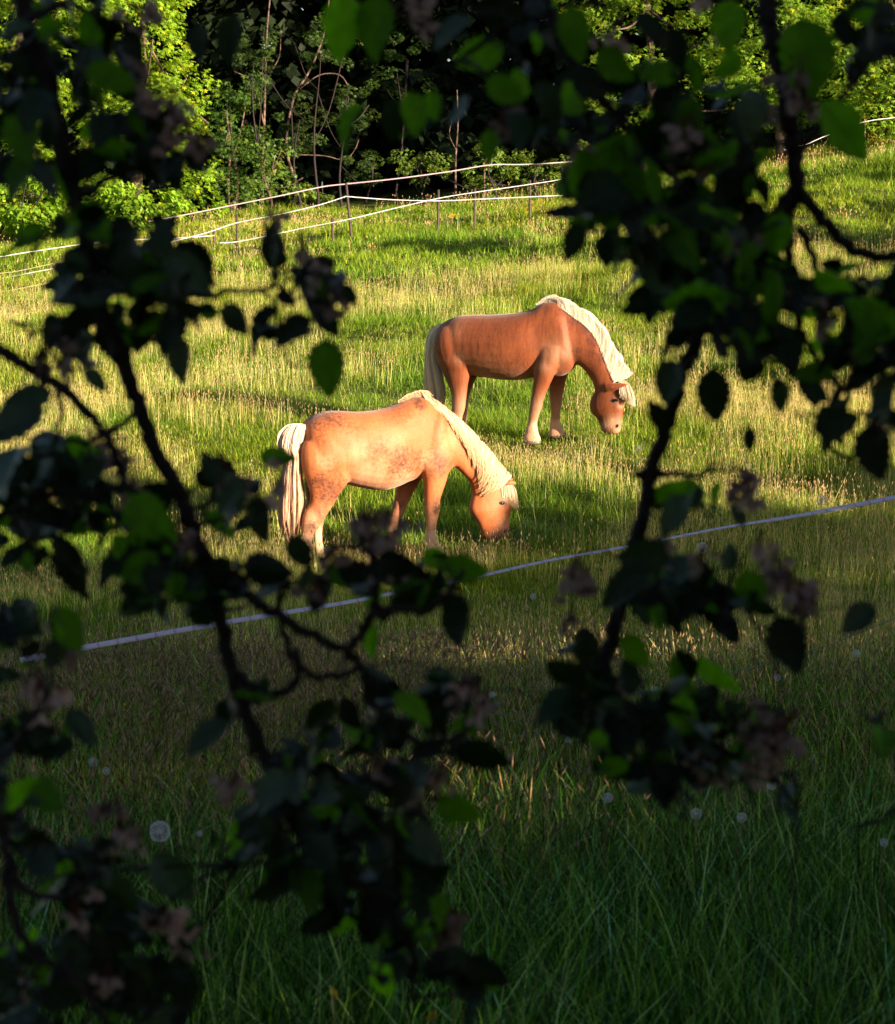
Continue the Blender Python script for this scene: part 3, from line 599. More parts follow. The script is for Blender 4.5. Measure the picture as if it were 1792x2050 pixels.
def withersA(i):
    t = rng.uniform(0, 1); x = 905+t*190; y = np.interp(x, [905, 960, 1040, 1100], [172, 140, 116, 130]); P = [A.L(x, y+12, 0)]
    P.append(A.L(x+rng.uniform(0, 20), y-rng.uniform(4, 18+22*t), 0)); q = A.L(x+rng.uniform(5, 50), y+rng.uniform(-10, 14+24*t), 0); q[1] = -.03*rng.random(); P.append(q); return P, .0022
A.strands('mane', 900, withersA, lambda i, t: cream(i, t, (.74, .58, .38), (.62, .38, .18), .3, 0, .7))
def forelockA(i):
    a = rng.uniform(0, 1)**.8; lat = rng.uniform(-.085, .06); P = [A.L(1600+a*62, 688+a*12, lat*.4)]
    P.append(A.L(1612+a*82, 722+a*16, lat*.95)); e = rng.uniform(.35, 1)
    P.append(A.L(1618+a*98, 762+36*e, lat-.015)); P.append(A.L(1622+a*104, 790+(45+40*a)*e, lat*1.1-.012)); P.append(A.L(1632+a*92+rng.normal(0, 9), 800+(60+62*a)*e, lat*1.1-.008)); return P, .0024
A.strands('forelock', 1100, forelockA, lambda i, t: cream(i, t, (.74, .58, .40), (.60, .38, .20), .32, 0, .8))
tail(A, [(325,158,262),(350,118,274),(390,98,275),(480,82,247),(570,122,233),(620,110,228),(700,100,236),(800,92,246),(900,84,254),(1000,84,248),(1080,112,216),(1175,148,188)], 6000, (250, 340), (.66, .33, .17))

# ---- the far horse
m_coat2 = coat_mat('red_chestnut_coat', (.165, .040, .012), (.235, .060, .018), (.08, .022, .012), (.60, .34, .20), .8)
B = Horse('far', 1050, 720, 2.9867, 1000, 22.0, -22, 'red chestnut horse with white mane along the crest, grazing behind the golden one', m_coat2)
B.loft([(205,345,190,560,.08),(232,308,224,640,.19),(290,274,290,668,.245),(370,249,380,680,.28),(460,244,460,695,.29),(560,243,560,712,.30),(660,239,670,728,.305),(760,231,780,732,.30),(850,218,870,722,.28),(920,195,950,706,.25),(990,158,1020,695,.215),(1060,143,1100,705,.20),(1120,162,1170,685,.19),(1165,208,1222,640,.17),(1190,280,1246,590,.11)])
neckB = B.loft([(1040,143,1200,640,.13),(1140,172,1240,615,.125),(1235,240,1275,628,.105),(1330,305,1312,665,.09),(1402,388,1342,708,.08),(1450,485,1367,745,.077),(1492,592,1382,782,.077),(1535,680,1388,815,.08),(1568,735,1390,850,.085)])
B.loft([(1585,750,1385,825,.075),(1606,830,1354,890,.092),(1602,900,1350,950,.098),(1592,960,1370,990,.082),(1586,1020,1405,1030,.063),(1581,1070,1425,1075,.055),(1575,1110,1440,1112,.053),(1558,1142,1458,1142,.042)])
B.loft([(960,480,1140,480,.06),(945,560,1130,560,.078),(928,640,1092,642,.084),(925,710,1062,712,.07),(915,790,1017,810,.056),(904,860,990,880,.05),(892,930,977,942,.05),(886,980,958,990,.04),(880,1030,945,1036,.033),(875,1070,938,1076,.033),(862,1110,945,1116,.042),(856,1140,952,1148,.042),(846,1165,962,1168,.054),(843,1205,968,1205,.06)], -.15, 18)
B.loft([(1060,620,1210,620,.075),(1046,720,1162,720,.062),(1043,790,1146,792,.055),(1044,850,1133,852,.049),(1050,910,1127,912,.048),(1053,960,1117,962,.037),(1052,1020,1112,1022,.032),(1046,1062,1116,1066,.039),(1045,1098,1130,1104,.04),(1036,1125,1150,1130,.05),(1030,1160,1165,1162,.057)], .14, 18)
B.loft([(215,440,370,440,.06),(186,500,430,505,.115),(190,585,445,605,.13),(222,655,432,685,.10),(256,730,414,750,.082),(286,800,405,820,.065),(298,860,398,880,.055),(300,930,390,952,.052),(300,990,376,1000,.042),(300,1060,362,1066,.033),(298,1120,360,1126,.033),(290,1170,365,1176,.041),(287,1205,376,1208,.048),(283,1242,384,1246,.058)], -.15, 18)
B.loft([(330,600,500,630,.09),(345,690,487,695,.075),(352,750,455,765,.062),(345,830,428,845,.052),(338,900,415,915,.048),(336,960,412,966,.043),(340,1020,405,1026,.034),(340,1090,396,1096,.032),(334,1140,400,1144,.04),(330,1170,415,1196,.05)], .15, 18)
B.blob(1080, 400, -.105, .11, .095, .22, -.2); B.blob(1080, 400, .105, .11, .095, .22, -.2)
B.blob(1150, 530, -.11, .10, .09, .12); B.blob(1150, 530, .11, .10, .09, .12); B.blob(1005, 610, -.12, .08, .065, .10, -.3)
B.blob(330, 480, -.17, .19, .13, .23, .2); B.blob(330, 480, .17, .19, .13, .23, .2)
B.blob(700, 520, 0, .46, .295, .25); B.blob(505, 690, 0, .05, .05, .035, -.3)
B.blob(1430, 905, 0, .078, .098, .09); B.blob(1548, 880, 0, .03, .104, .035)
B.loft([(1452,772,1466,818,.028),(1500,764,1510,812,.036),(1550,761,1558,802,.032),(1600,762,1604,782,.018),(1634,765,1634,768,.004)], -.085, 12)
B.loft([(1545,745,1590,705,.028),(1575,735,1612,712,.03),(1610,732,1628,722,.018),(1640,728,1642,726,.005)], .075, 12)
def paintB(s, co):
    n = len(co); P = np.zeros((n, 3)); z = co[:, 2]; G = lambda zx, zy, r: gauss(co, s.L(zx, zy), r/700)
    zf = s.L(900, 1010)[2]; zl = s.L(900, 1190)[2]; zb = s.L(900, 740)[2]
    pale = np.clip((zf-z)/(zf-zl)*2.4+.35, 0, 1)*(z < zf)*(co[:, 0] < s.L(1260, 900)[0]); pale = np.maximum(pale, .5*smooth(0, 1, (zb-z)/(zb-zf))*(co[:, 0] < s.L(1260, 900)[0]))
    for a in ((1130,520,110,.30),(1060,620,60,.35),(640,720,160,.22),(860,720,90,.25),(1535,1060,55,.7),(1480,1075,45,.75),(1560,1110,40,.7),(430,560,60,.2),(400,350,80,.12),(1590,930,20,.7)):
        pale = np.maximum(pale, a[3]*G(*a[:3]))
    pale[(co[:, 0] > s.L(440, 0)[0]) & (z > s.L(0, 690)[2]) & (co[:, 0] < s.L(560, 0)[0])] *= 1
    P[:, 0] = pale; dk = np.zeros(n)
    for a in ((1180,190,60,1.1),(1260,250,65,1.2),(1340,320,65,1.2),(1400,420,60,1.2),(1450,560,50,1.0),(1370,520,60,.5),(520,560,130,.3),(850,600,120,.35),(250,500,90,.3),(1060,190,50,.5),(330,300,60,.3),(1280,520,60,.5),(330,700,90,.4),(1430,1040,40,.8),(700,640,160,.3),(700,330,160,.25)):  # spots along the crest paint the shade under the mane
        dk = np.maximum(dk, a[3]*G(*a[:3]))
    P[:, 1] = dk; P[:, 2] = np.clip(.5*G(1500, 1145, 45)+.8*G(1558, 1083, 17)+.8*G(1545, 888, 36)+.5*G(1490, 1100, 14)+.45*G(1455, 1085, 12), 0, .95)
    return P
B.body(paintB)
print('far horse hoof heights:', [round(float(B.L(x, y, l)[2]), 3) for x, y, l in ((900,1205,-.15),(1100,1160,.14),(330,1240,-.15))])
for (x, y, l) in ((900,1205,-.15),(1100,1160,.14),(330,1240,-.15)):
    q = B.L(x, y, l); wq = B.P+B.f*q[0]+B.l*q[1]; print('   ground there', round(float(gz(wq.x, wq.y))-B.P.z, 3))
eye(B, 1545, 888, -.104); eye(B, 1545, 888, .104)
hoof(B, 838, 972, 1180, 1216, -.15); hoof(B, 1028, 1168, 1136, 1170, .14); hoof(B, 280, 386, 1216, 1250, -.15); hoof(B, 328, 418, 1165, 1200, .15)
nostril(B, 1558, 1085, -.05)
KB = locks(220, 7000, .16, t=(0, 1), h=(.7, 1.1), dt=(.03, .10), y=(-.03, .075))
def maneB(i):
    k = KB['which'][i]; t0 = KB['t'][k]**.95; t = min(1, max(0, t0+rng.normal(0, .018))); r = lerprow(neckB, t); d = r[3:6]/np.linalg.norm(r[3:6]); hgt = np.interp(t0, [0, .15, .4, .7, 1], [.05, .075, .088, .105, .115])*KB['h'][k]*rng.uniform(.7, 1.05)
    dt = KB['dt'][k]+rng.normal(0, .008); fwd = np.array([.03, 0, -.01]); base = on_neck(neckB, t, .0, 0, 0)
    P = [on_neck(neckB, t, .02, rng.uniform(-.25, .3), 0), base+d*hgt*.55+fwd*.2]
    y = KB['y'][k]+rng.normal(0, .012); b2 = on_neck(neckB, t+dt*.5, .0, 0, 0); P.append(b2+d*hgt*.98+np.array([0, y*.6, 0])+fwd*.6); b3 = on_neck(neckB, t+dt, .0, 0, 0); P.append(b3+d*hgt*.85+np.array([0, y, 0])+fwd)
    if y > .0: P.append(on_neck(neckB, t+dt*1.2, .2+.2*rng.random(), 1, .03)); P.append(on_neck(neckB, t+dt*1.3, .5, 1, .03))
    else: P.append(on_neck(neckB, min(1.0, t+dt*1.9), .06+.16*rng.random()*t, -1, .014)+d*hgt*.18)
    return P, .0023
B.strands('mane', 7000, maneB, lockcream(KB, (.95, .87, .72), (.90, .74, .52), .12, .7))
def withersB(i):
    t = rng.uniform(0, 1); x = 930+t*220; y = np.interp(x, [930, 980, 1050, 1160], [172, 145, 126, 150]); P = [B.L(x, y+10, 0)]
    P.append(B.L(x+rng.uniform(0, 20), y-rng.uniform(4, 16+26*math.sin(t*PI)), 0)); q = B.L(x+rng.uniform(15, 50), y-rng.uniform(-8, 22), 0); q[1] = .05*rng.random()-.01; P.append(q); return P, .0022
B.strands('mane', 1100, withersB, lambda i, t: cream(i, t, (.92, .82, .66), (.85, .66, .44), .25, 0, .7))
def forelockB(i):
    a = rng.uniform(0, 1)**.8; lat = rng.uniform(-.09, .06); e = rng.uniform(.3, 1); P = [B.L(1560+a*40, 715+a*20, lat*.4), B.L(1565+a*80, 755+a*12, lat*.9), B.L(1566+a*100, 795+30*e, lat*1.1-.01), B.L(1568+a*112, 820+(30+25*a)*e, lat*1.1-.01), B.L(1572+a*108+rng.normal(0, 8), 835+(35+75*a)*e, lat*1.1)]; return P, .0026
B.strands('forelock', 1500, forelockB, lambda i, t: cream(i, t, (.92, .80, .62), (.85, .66, .44), .25, 0, .8))
tail(B, [(315,188,232),(345,148,222),(400,118,205),(500,104,190),(600,98,196),(700,95,225),(800,95,246),(900,110,246),(960,130,240),(1050,150,215)], 5000, (212, 325), (.80, .56, .38))

# ------------------------------------------------------------------ electric fences
m_tape = leafy('white_fence_tape', (.80, .78, .80), .15, .5, .3, use_tint=True, vary=0, trans_col=(1, 1, 1))
m_post = plain('dark_post', (.055, .035, .03), .7); m_wood = plain('pale_post_wood', (.38, .26, .13), .8)
m_white = plain('white_insulator', (.8, .8, .78), .4); m_yellow = plain('yellow_clip', (.6, .3, .04), .5); m_wire = plain('fence_wire', (.10, .10, .11), .5)
def ribbon(name, P, w, parent, origin, col=(.80, .77, .80), ang=None, tick=False, step=.05, thick=.0015):
    P = np.array([tuple(p) for p in P], float); C = catmull(P, 8); seg = np.linalg.norm(np.diff(C, axis=0), axis=1); s = np.concatenate([[0], np.cumsum(seg)])
    k = max(8, int(s[-1]/step)); ss = np.linspace(0, s[-1], k); Q = np.stack([np.interp(ss, s, C[:, a]) for a in range(3)], 1)
    T = np.gradient(Q, axis=0); T /= np.linalg.norm(T, axis=1)[:, None]; U = np.array([0, 0, 1.])-T*T[:, 2:3]; U /= np.linalg.norm(U, axis=1)[:, None]; S = np.cross(T, U)
    if ang is None: th = .15*np.sin(ss*.8)
    else: th = np.interp(ss/s[-1], np.linspace(0, 1, len(ang)), ang)
    D = U*np.cos(th)[:, None]+S*np.sin(th)[:, None]; Nn = np.cross(T, D); hw = w/2
    V = np.stack([Q-D*hw-Nn*thick, Q+D*hw-Nn*thick, Q+D*hw+Nn*thick, Q-D*hw+Nn*thick], 1).reshape(-1, 3)-np.array(origin)
    i = np.arange(k-1)[:, None]*4; j = np.arange(4)[None]; j2 = (j+1) % 4
    F = np.stack([i+j, i+j2, i+4+j2, i+4+j], -1).reshape(-1, 4)
    c = np.tile(np.array([*col, 1.]), (k, 1))
    if tick: c[::10] *= np.array([.7, .55, .6, 1]); 
    return link(name, mesh(name, V, F, m_tape, {'tint': np.repeat(c, 4, 0)}), parent)
def ribfence(lab, name, posts, tapes, group='electric fences across the meadow'):
    b = hit(*posts[0][:2]) if posts else at(*tapes[0][0][0]); t = thing(name, b, lab, 'fence', 0, group); O = np.array(b)
    for (u, v0, u1, v1, kind) in posts:
        g = hit(u, v0); d = (g-CAM).dot(fw); top = at(u1, v1, d); mb = MB()
        r = .030 if kind == 'dark' else (.030 if kind == 'wood' else .012)
        mb.V = []; tube(mb, [g-Vector((0, 0, .12))-Vector(O), g-Vector(O), (g*.5+top*.5)-Vector(O), top-Vector(O)], [r*1.05, r, r*.95, r*.9], 8)
        po = mb.build('fence_post', {'dark': m_post, 'wood': m_wood}.get(kind, m_white if kind == 'white' else m_post), t)
        m2 = MB()
        if kind == 'thincap': tube(m2, [top-Vector(O)-Vector((0, 0, .12)), top-Vector(O)-Vector((0, 0, .02)), top-Vector(O)+Vector((0, 0, .05))], [.035, .03, .012], 8); m2.build('insulator', m_white, po)
        else: q = top-Vector(O)-Vector((0, 0, .3)); tube(m2, [q-Vector((0, .02, .02)), q+Vector((0, -.02, .02))], [.03, .03], 6); m2.build('insulator', m_yellow, po)
    for (pts, w, col) in tapes:
        ribbon('fence_tape', [at(*p) for p in pts], w, t, O, col)
    return t
Wt = (.60, .58, .58); Pk = (.42, .30, .33)
ribfence('electric fence of dark posts with two white tapes crossing the middle of the meadow', 'electric_fence',
  [(475,499,474,428,'dark'),(667,494,665,436,'dark'),(705,490,693,366,'dark'),(877,476,878,380,'dark'),(950,458,951,377,'dark'),(1061,449,1061,361,'dark')],
  [([(-60,572,41),(0,558,41.5),(150,529,42),(230,511,42.5),(310,492,43),(410,467,43.5),(474,446,44),(560,429,44),(640,410,44.2),(692,393.5,44.5),(697,393.5,44.6),(780,399.5,45.5),(878,402,46),(951,399,48),(1061,394,49),(1150,390,50)], .015, Wt),
   ([(440,486,44),(474,484,44.2),(540,471,44.3),(610,456,44.5),(698,439,44.6),(790,417,45.5),(878,397,46),(951,385,48),(1061,369,49),(1134,357,50.5),(1260,330,53)], .0145, Wt)])
ribfence('short electric fence with a single white tape ending at a thin post on the left', 'electric_fence',
  [(429,501,428,462,'dark'),(180,530,180,480,'dark')],
  [([(-60,523,41),(0,514,41.5),(55,505,42),(150,491,43),(230,482,43.5),(320,478,44),(380,475,44.2),(428,471.5,44.5)], .015, Wt)])
ribfence('pink rope fence on thin posts with white insulators along the wood edge', 'electric_fence',
  [(350,451,350,428,'thincap'),(648,420,645,367,'thincap'),(590,418,590,396,'wood'),(985,388,984,327,'thincap')],
  [([(298,443,53),(350,434,53.5),(450,414,54),(560,392,54.5),(645,374,55),(695,368,55.2),(790,358,55.5),(896,344,56),(984,330,56.5),(1056,329,57),(1191,320,58),(1300,306,59)], .028, Pk)])
ribfence('thin white tape fence with a pale wooden post below the rightmost maple', 'electric_fence',
  [(1731,312,1731,231,'wood')],
  [([(1570,300,49),(1611,290,49.5),(1651,273,50),(1726,245,50.5),(1800,234,51),(1900,220,52)], .015, Wt)])
ribfence('faint low wire fence at the left picture edge under the white tapes', 'electric_fence',
  [(49,565,49,530,'dark')], [([(-50,548,40),(20,545,40.5),(110,527,41),(190,512,42)], .010, (.35,.33,.2)), ([(-50,592,37),(0,585,37.5),(105,565,38),(150,556,38.5)], .010, (.35,.33,.2))])
# the near tape and the wire below it
P = [(40,1322,8.45),(200,1291,8.55),(430,1250,8.7),(520,1235,8.75),(700,1205,8.9),(820,1181,9.0),(945,1157,9.1),(1100,1122,9.25),(1280,1090,9.4),(1450,1056,9.6),(1600,1032,9.8),(1792,996,10.0),(1950,965,10.2)]
pts = [at(*p) for p in P]; O = pts[0]
o = ribbon('fence_tape', pts, .025, None, O, (.50, .45, .56), ang=[-.75, -.7, -.75, -.9, -1.15, -1.3, -1.36, -1.4, -1.43, -1.46, -1.38, -1.15, -.8, -.5, -.35], tick=True, step=.008, thick=.0012)
o.location = O; o['label'] = 'wide white fence tape with thin stripes crossing the shaded grass in front of the horses'; o['category'] = 'fence tape'
mb = MB(); W_ = [at(*p) for p in ((560,1470,7.7),(900,1440,8.0),(1160,1412,8.3),(1450,1350,8.7),(1620,1305,9.0),(1800,1235,9.3),(1950,1180,9.5))]
tube(mb, catmull([tuple(p) for p in W_], 6), .0022, 5); mb.build('fence_wire', m_wire, None, origin=tuple(W_[0]), label='thin dark wire low in the shaded grass below the white tape', category='fence wire')

# ------------------------------------------------------------------ grass
def blade_tuft(nb, hmin, hmax, wid, radius, bend, cols, segs=3, head=None, lean=.25):
    mb = MB()
    for _ in range(nb):
        a = rng.uniform(0, 2*PI); r = radius*math.sqrt(rng.random()); b0 = np.array([r*math.cos(a), r*math.sin(a), 0]); h = rng.uniform(hmin, hmax)
        d = rng.uniform(0, 2*PI); dv = np.array([math.cos(d), math.sin(d), 0]); sv = np.array([-dv[1], dv[0], 0]); bd = bend*rng.uniform(.3, 1.6)*h; ln = lean*rng.uniform(0, 1)*h; w = wid*rng.uniform(.6, 1.3)
        ts = np.linspace(0, 1, segs+1); C = b0+dv*(ln*ts+bd*ts**2.2)[:, None]+np.array([0, 0, 1])*(h*(ts-.12*bend*ts**3))[:, None]
        ww = w*(1-ts**2*.95)/2; V = np.concatenate([C-sv*ww[:, None], C+sv*ww[:, None]]); k = segs+1
        Q = [(i, i+1, k+i+1, k+i) for i in range(segs)]; c = np.array(cols[rng.integers(len(cols))])*rng.uniform(.75, 1.25); mb.add(V, None, Q, (*c, 1))
        if head:
            hl, hw, hc = head; t = C[-1]; dn = (C[-1]-C[-2])/np.linalg.norm(C[-1]-C[-2]); hh = hl*rng.uniform(.6, 1.3); a2 = np.cross(dn, sv)
            mid = t+dn*hh*.4; W = hw*rng.uniform(.6, 1.2)/2; V = np.array([t-dn*hh*.1, mid-sv*W, mid+a2*W, mid+sv*W, mid-a2*W, t+dn*hh*.9])
            T = [(0, 1, 2), (0, 2, 3), (0, 3, 4), (0, 4, 1), (5, 2, 1), (5, 3, 2), (5, 4, 3), (5, 1, 4)]; mb.add(V, T, None, (*(np.array(hc)*rng.uniform(.7, 1.2)), 1))
    return mb
def scatter(name, tufts, pts, rot, scl, pick, tone, mat, label, cat):
    V = []; T = []; Q = []; C = []; tid = []; n = 0
    for k, mb in enumerate(tufts):
        v = np.concatenate(mb.V); V.append(v); C.append(np.concatenate(mb.C)); tid.append(np.full(len(v), k))
        if mb.T: T.append(np.concatenate(mb.T)+n)
        if mb.Q: Q.append(np.concatenate(mb.Q)+n)
        n += len(v)
    m = len(pts); V.append(pts); C.append(np.ones((m, 4))); tid.append(np.full(m, -1))
    pad = lambda a, dim=None: np.concatenate([np.zeros((n,)+a.shape[1:], a.dtype), a])
    me = mesh(name, np.concatenate(V), [np.concatenate(x) for x in (T, Q) if x], mat, {'tint': np.concatenate(C), 'tid': np.concatenate(tid).astype(np.int32), 'rot': pad(rot), 'scl': pad(scl), 'pick': pad(pick.astype(np.int32)), 'tone': pad(tone.astype(np.float32))})
    o = link(name, me, None, kind='stuff', label=label, category=cat)
    ng = bpy.data.node_groups.new('scatter_'+name, 'GeometryNodeTree'); ng.interface.new_socket('Geometry', in_out='INPUT', socket_type='NodeSocketGeometry'); ng.interface.new_socket('Geometry', in_out='OUTPUT', socket_type='NodeSocketGeometry')
    gi = ng.nodes.new('NodeGroupInput'); go = ng.nodes.new('NodeGroupOutput')
    def na(nm, ty): a = ng.nodes.new('GeometryNodeInputNamedAttribute'); a.data_type = ty; a.inputs[0].default_value = nm; return a.outputs[0]
    cmp = ng.nodes.new('FunctionNodeCompare'); cmp.data_type = 'INT'; cmp.operation = 'GREATER_EQUAL'; ng.links.new(na('tid', 'INT'), cmp.inputs[2]); cmp.inputs[3].default_value = 0
    sp = ng.nodes.new('GeometryNodeSeparateGeometry'); sp.domain = 'POINT'; ng.links.new(gi.outputs[0], sp.inputs[0]); ng.links.new(cmp.outputs[0], sp.inputs[1])
    si = ng.nodes.new('GeometryNodeSplitToInstances'); si.domain = 'POINT'; ng.links.new(sp.outputs[0], si.inputs[0]); ng.links.new(na('tid', 'INT'), si.inputs['Group ID'])
    ip = ng.nodes.new('GeometryNodeInstanceOnPoints'); ng.links.new(sp.outputs[1], ip.inputs['Points']); ng.links.new(si.outputs[0], ip.inputs['Instance']); ip.inputs['Pick Instance'].default_value = True
    ng.links.new(na('pick', 'INT'), ip.inputs['Instance Index']); e2r = ng.nodes.new('FunctionNodeEulerToRotation'); ng.links.new(na('rot', 'FLOAT_VECTOR'), e2r.inputs[0]); ng.links.new(e2r.outputs[0], ip.inputs['Rotation']); ng.links.new(na('scl', 'FLOAT_VECTOR'), ip.inputs['Scale'])
    ng.links.new(ip.outputs[0], go.inputs[0]); md = o.modifiers.new('scatter', 'NODES'); md.node_group = ng; return o
def patch(x, y, s=1.0):
    return .5+.5*(np.sin(x*.7*s+1.7*np.sin(y*.43*s+.5))*np.sin(y*.55*s+1.1*np.sin(x*.37*s))+.45*np.sin(x*1.9*s+y*.8*s)*np.sin(y*1.6*s-x*.5*s))
def wedge(d0, d1, dens, margin=1.2):
    area = .235*(d1*d1-d0*d0)+2*margin*(d1-d0); n = int(area*dens); u = rng.random(n*2); dd = np.sqrt(d0*d0+(d1*d1-d0*d0)*u); xx = rng.uniform(-1, 1, n*2)*(.235*d1+margin); k = np.abs(xx) < .235*dd+margin
    dd, xx = dd[k][:n], xx[k][:n]; return xx, dd
HP = [(A.P+A.f*x_+A.l*y_) for x_ in (-.45, -.2, .45, .75) for y_ in (-.25, .0)]+[(B.P+B.f*x_+B.l*y_) for x_ in (-.5, .3, .6) for y_ in (-.3, 0)]
def place(x, y, s, tone, npick, tilt=.12, sz=None):
    g_ = np.zeros(len(x))
    for q in HP: g_ = np.maximum(g_, np.exp(-((x-q.x)**2+((y-q.y)*.8+.15)**2)/.16))
    sz = (np.ones(len(x)) if sz is None else sz)*(1-.62*g_)
    n = len(x); p = np.stack([x, y, gz(x, y)-.01], 1); rot = np.stack([rng.normal(0, tilt, n), rng.normal(0, tilt, n), rng.uniform(0, 2*PI, n)], 1)
    sc3 = np.stack([s, s, s*(sz if sz is not None else 1)], 1); return p, rot.astype(np.float32), sc3.astype(np.float32), rng.integers(0, npick, n), tone
GRN = [(.12, .24, .02), (.17, .28, .025), (.23, .31, .04), (.055, .13, .012)]
STK = [(.48, .46, .18), (.58, .52, .26), (.38, .44, .12), (.30, .42, .08)]
# short turf
lawn = [blade_tuft(46, .05, .15, .0055, .17, .5, GRN, 2) for _ in range(4)] + [blade_tuft(30, .06, .2, .013, .26, .45, GRN, 2) for _ in range(3)]
X1, Y1 = wedge(11, 24, 62); X2, Y2 = wedge(24, 38, 32); X3, Y3 = wedge(38, 62, 17, 3)
a1 = place(X1, Y1, rng.uniform(.7, 1.25, len(X1)), np.clip(patch(X1, Y1)*.75, 0, 1), 4, sz=.6+.8*patch(X1+5, Y1*1.3, 1.6))
a2 = place(X2, Y2, rng.uniform(.9, 1.5, len(X2)), np.clip(patch(X2, Y2)*.8, 0, 1), 4, sz=.6+.8*patch(X2+5, Y2*1.3, 1.2))
a3 = place(X3, Y3, rng.uniform(.8, 1.4, len(X3)), np.clip(patch(X3, Y3, .7)*.8, 0, 1), 3, sz=.6+.8*patch(X3+5, Y3, .8)); a3 = (*a3[:3], a3[3]+4, a3[4])
scatter('meadow_grass', lawn, *[np.concatenate([a, b, c]) for a, b, c in zip(a1, a2, a3)], m_grass, 'short green meadow turf around the horses and beyond', 'grass')
# seeding stalks
stalk = [blade_tuft(8, .16, .38, .0042, .16, .10, STK, 2, (.05, .0055, (.56, .46, .26)), .10) for _ in range(4)] + [blade_tuft(6, .2, .42, .007, .25, .12, STK, 2, (.08, .014, (.60, .45, .28)), .12) for _ in range(3)]
def keep(x, y, th, s=1.3, off=0): k = (patch(x+off, y-off, s)+rng.normal(0, .16, len(x))) > th; return x[k], y[k]
X1, Y1 = keep(*wedge(10, 24, 70), .43); X2, Y2 = keep(*wedge(24, 38, 26), .50); X3, Y3 = keep(*wedge(38, 60, 6, 3), .62, .8)
a1 = place(X1, Y1, rng.uniform(.6, 1.1, len(X1)), rng.random(len(X1))*.5, 4, .1); a2 = place(X2, Y2, rng.uniform(.7, 1.3, len(X2)), rng.random(len(X2))*.5, 4, .1)
a3 = place(X3, Y3, rng.uniform(.6, 1.1, len(X3)), rng.random(len(X3))*.5, 3, .1); a3 = (*a3[:3], a3[3]+4, a3[4])
scatter('seeding_grass', stalk, *[np.concatenate([a, b, c]) for a, b, c in zip(a1, a2, a3)], m_grass, 'dry seeding grass stalks standing above the turf', 'grass')
# tall grass in the near shade
BRN = [(.36, .22, .06), (.25, .17, .03), (.13, .19, .02), (.60, .42, .17), (.05, .032, .01), (.03, .05, .006)]
GRD = [(.045, .16, .008), (.09, .26, .010), (.018, .06, .004), (.18, .32, .03), (.30, .42, .14), (.008, .025, .002), (.022, .09, .005), (.012, .04, .003)]  # blade tones pushed apart to paint in highlights and shadowed gaps
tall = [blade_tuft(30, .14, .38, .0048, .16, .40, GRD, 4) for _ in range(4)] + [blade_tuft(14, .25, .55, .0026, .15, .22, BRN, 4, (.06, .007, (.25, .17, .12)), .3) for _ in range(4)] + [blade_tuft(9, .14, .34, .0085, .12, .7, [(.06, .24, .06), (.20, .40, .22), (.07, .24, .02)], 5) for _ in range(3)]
X1, Y1 = wedge(5.5, 12.5, 85); X2, Y2 = wedge(2.3, 6.5, 170); X3, Y3 = wedge(5, 12, 95)
hs = 1-.45*smooth(8.5, 12.5, Y1); a1 = place(X1, Y1, rng.uniform(.6, 1.1, len(X1)), np.clip(patch(X1, Y1, 1.5)*.9, 0, 1), 4, sz=hs)
hs2 = 1.0*np.ones(len(X2)); a2 = place(X2, Y2, rng.uniform(.6, 1.05, len(X2)), rng.random(len(X2))*.3, 4, .2, hs2); kk = rng.random(len(X2)) < .12; a2 = (*a2[:3], np.where(kk, rng.integers(8, 11, len(X2)), a2[3]), a2[4])
w = np.exp(-((X3+.9)/1.3)**2)*.55+.22; k = (rng.random(len(X3)) < w) & (Y3 > 5.2+.5*X3); X3, Y3 = X3[k], Y3[k]
a3 = place(X3, Y3, rng.uniform(.55, 1.05, len(X3)), rng.random(len(X3))*.5, 4, .17, 1-.4*smooth(9, 12, Y3)); a3 = (*a3[:3], a3[3]+4, a3[4])
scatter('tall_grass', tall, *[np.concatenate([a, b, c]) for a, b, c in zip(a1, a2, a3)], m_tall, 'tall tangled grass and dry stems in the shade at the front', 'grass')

# ------------------------------------------------------------------ flowers
m_puff = leafy('dandelion_down', (.62, .57, .66), .4, .6, .1, trans_col=(1, 1, 1), vary=.15); m_stem = leafy('flower_stem', (.16, .13, .06), .2, .6, .1, vary=.2); m_yel = leafy('yellow_petals', (.75, .42, .02), .3, .6, .1, trans_col=(1, 1, 1), vary=0)
def stemmesh(h, r=.0022):
    mb = MB(); tube(mb, [(0, 0, -.03), (.01, .005, h*.4), (.004, -.005, h*.8), (0, 0, h)], [r*1.3, r*1.1, r, r*.9], 5); return mb
def puffmesh(r, n=260):
    mb = MB(); g = (1+5**.5)/2
    for i in range(n):
        z = 1-2*(i+.5)/n; a = 2*PI*i/g; q = np.array([math.sqrt(1-z*z)*math.cos(a), math.sqrt(1-z*z)*math.sin(a), z]); s = np.cross(q, rng.normal(size=3)); s /= np.linalg.norm(s); s2 = np.cross(q, s); e = q*r*rng.uniform(.93, 1.03)
        w = r*.012; mb.add([q*r*.12-s*w, q*r*.12+s*w, e], [(0, 1, 2)])
        for kk in range(4):
            an = kk*2*PI/5+i; v = s*math.cos(an)+s2*math.sin(an); pv = s*math.cos(an+.5)+s2*math.sin(an+.5); mb.add([e-q*r*.10, e+v*r*.17, e+pv*r*.07+q*r*.03], [(0, 1, 2)])
    return mb
def composite(r):
    mb = MB()
    for k in range(80):
        a = k*2.4; R = r*(.3+.7*(k % 7)/6); d = np.array([math.cos(a), math.sin(a), .25-.1*(k % 3)]); s = np.array([-d[1], d[0], 0])*r*.13; e = d*R; mb.add([s*.3, -s*.3, e-s, e*1.06, e+s], None, [(0, 1, 2, 4)]); mb.add([e-s, e*1.12, e+s], [(0, 1, 2)])
    return mb
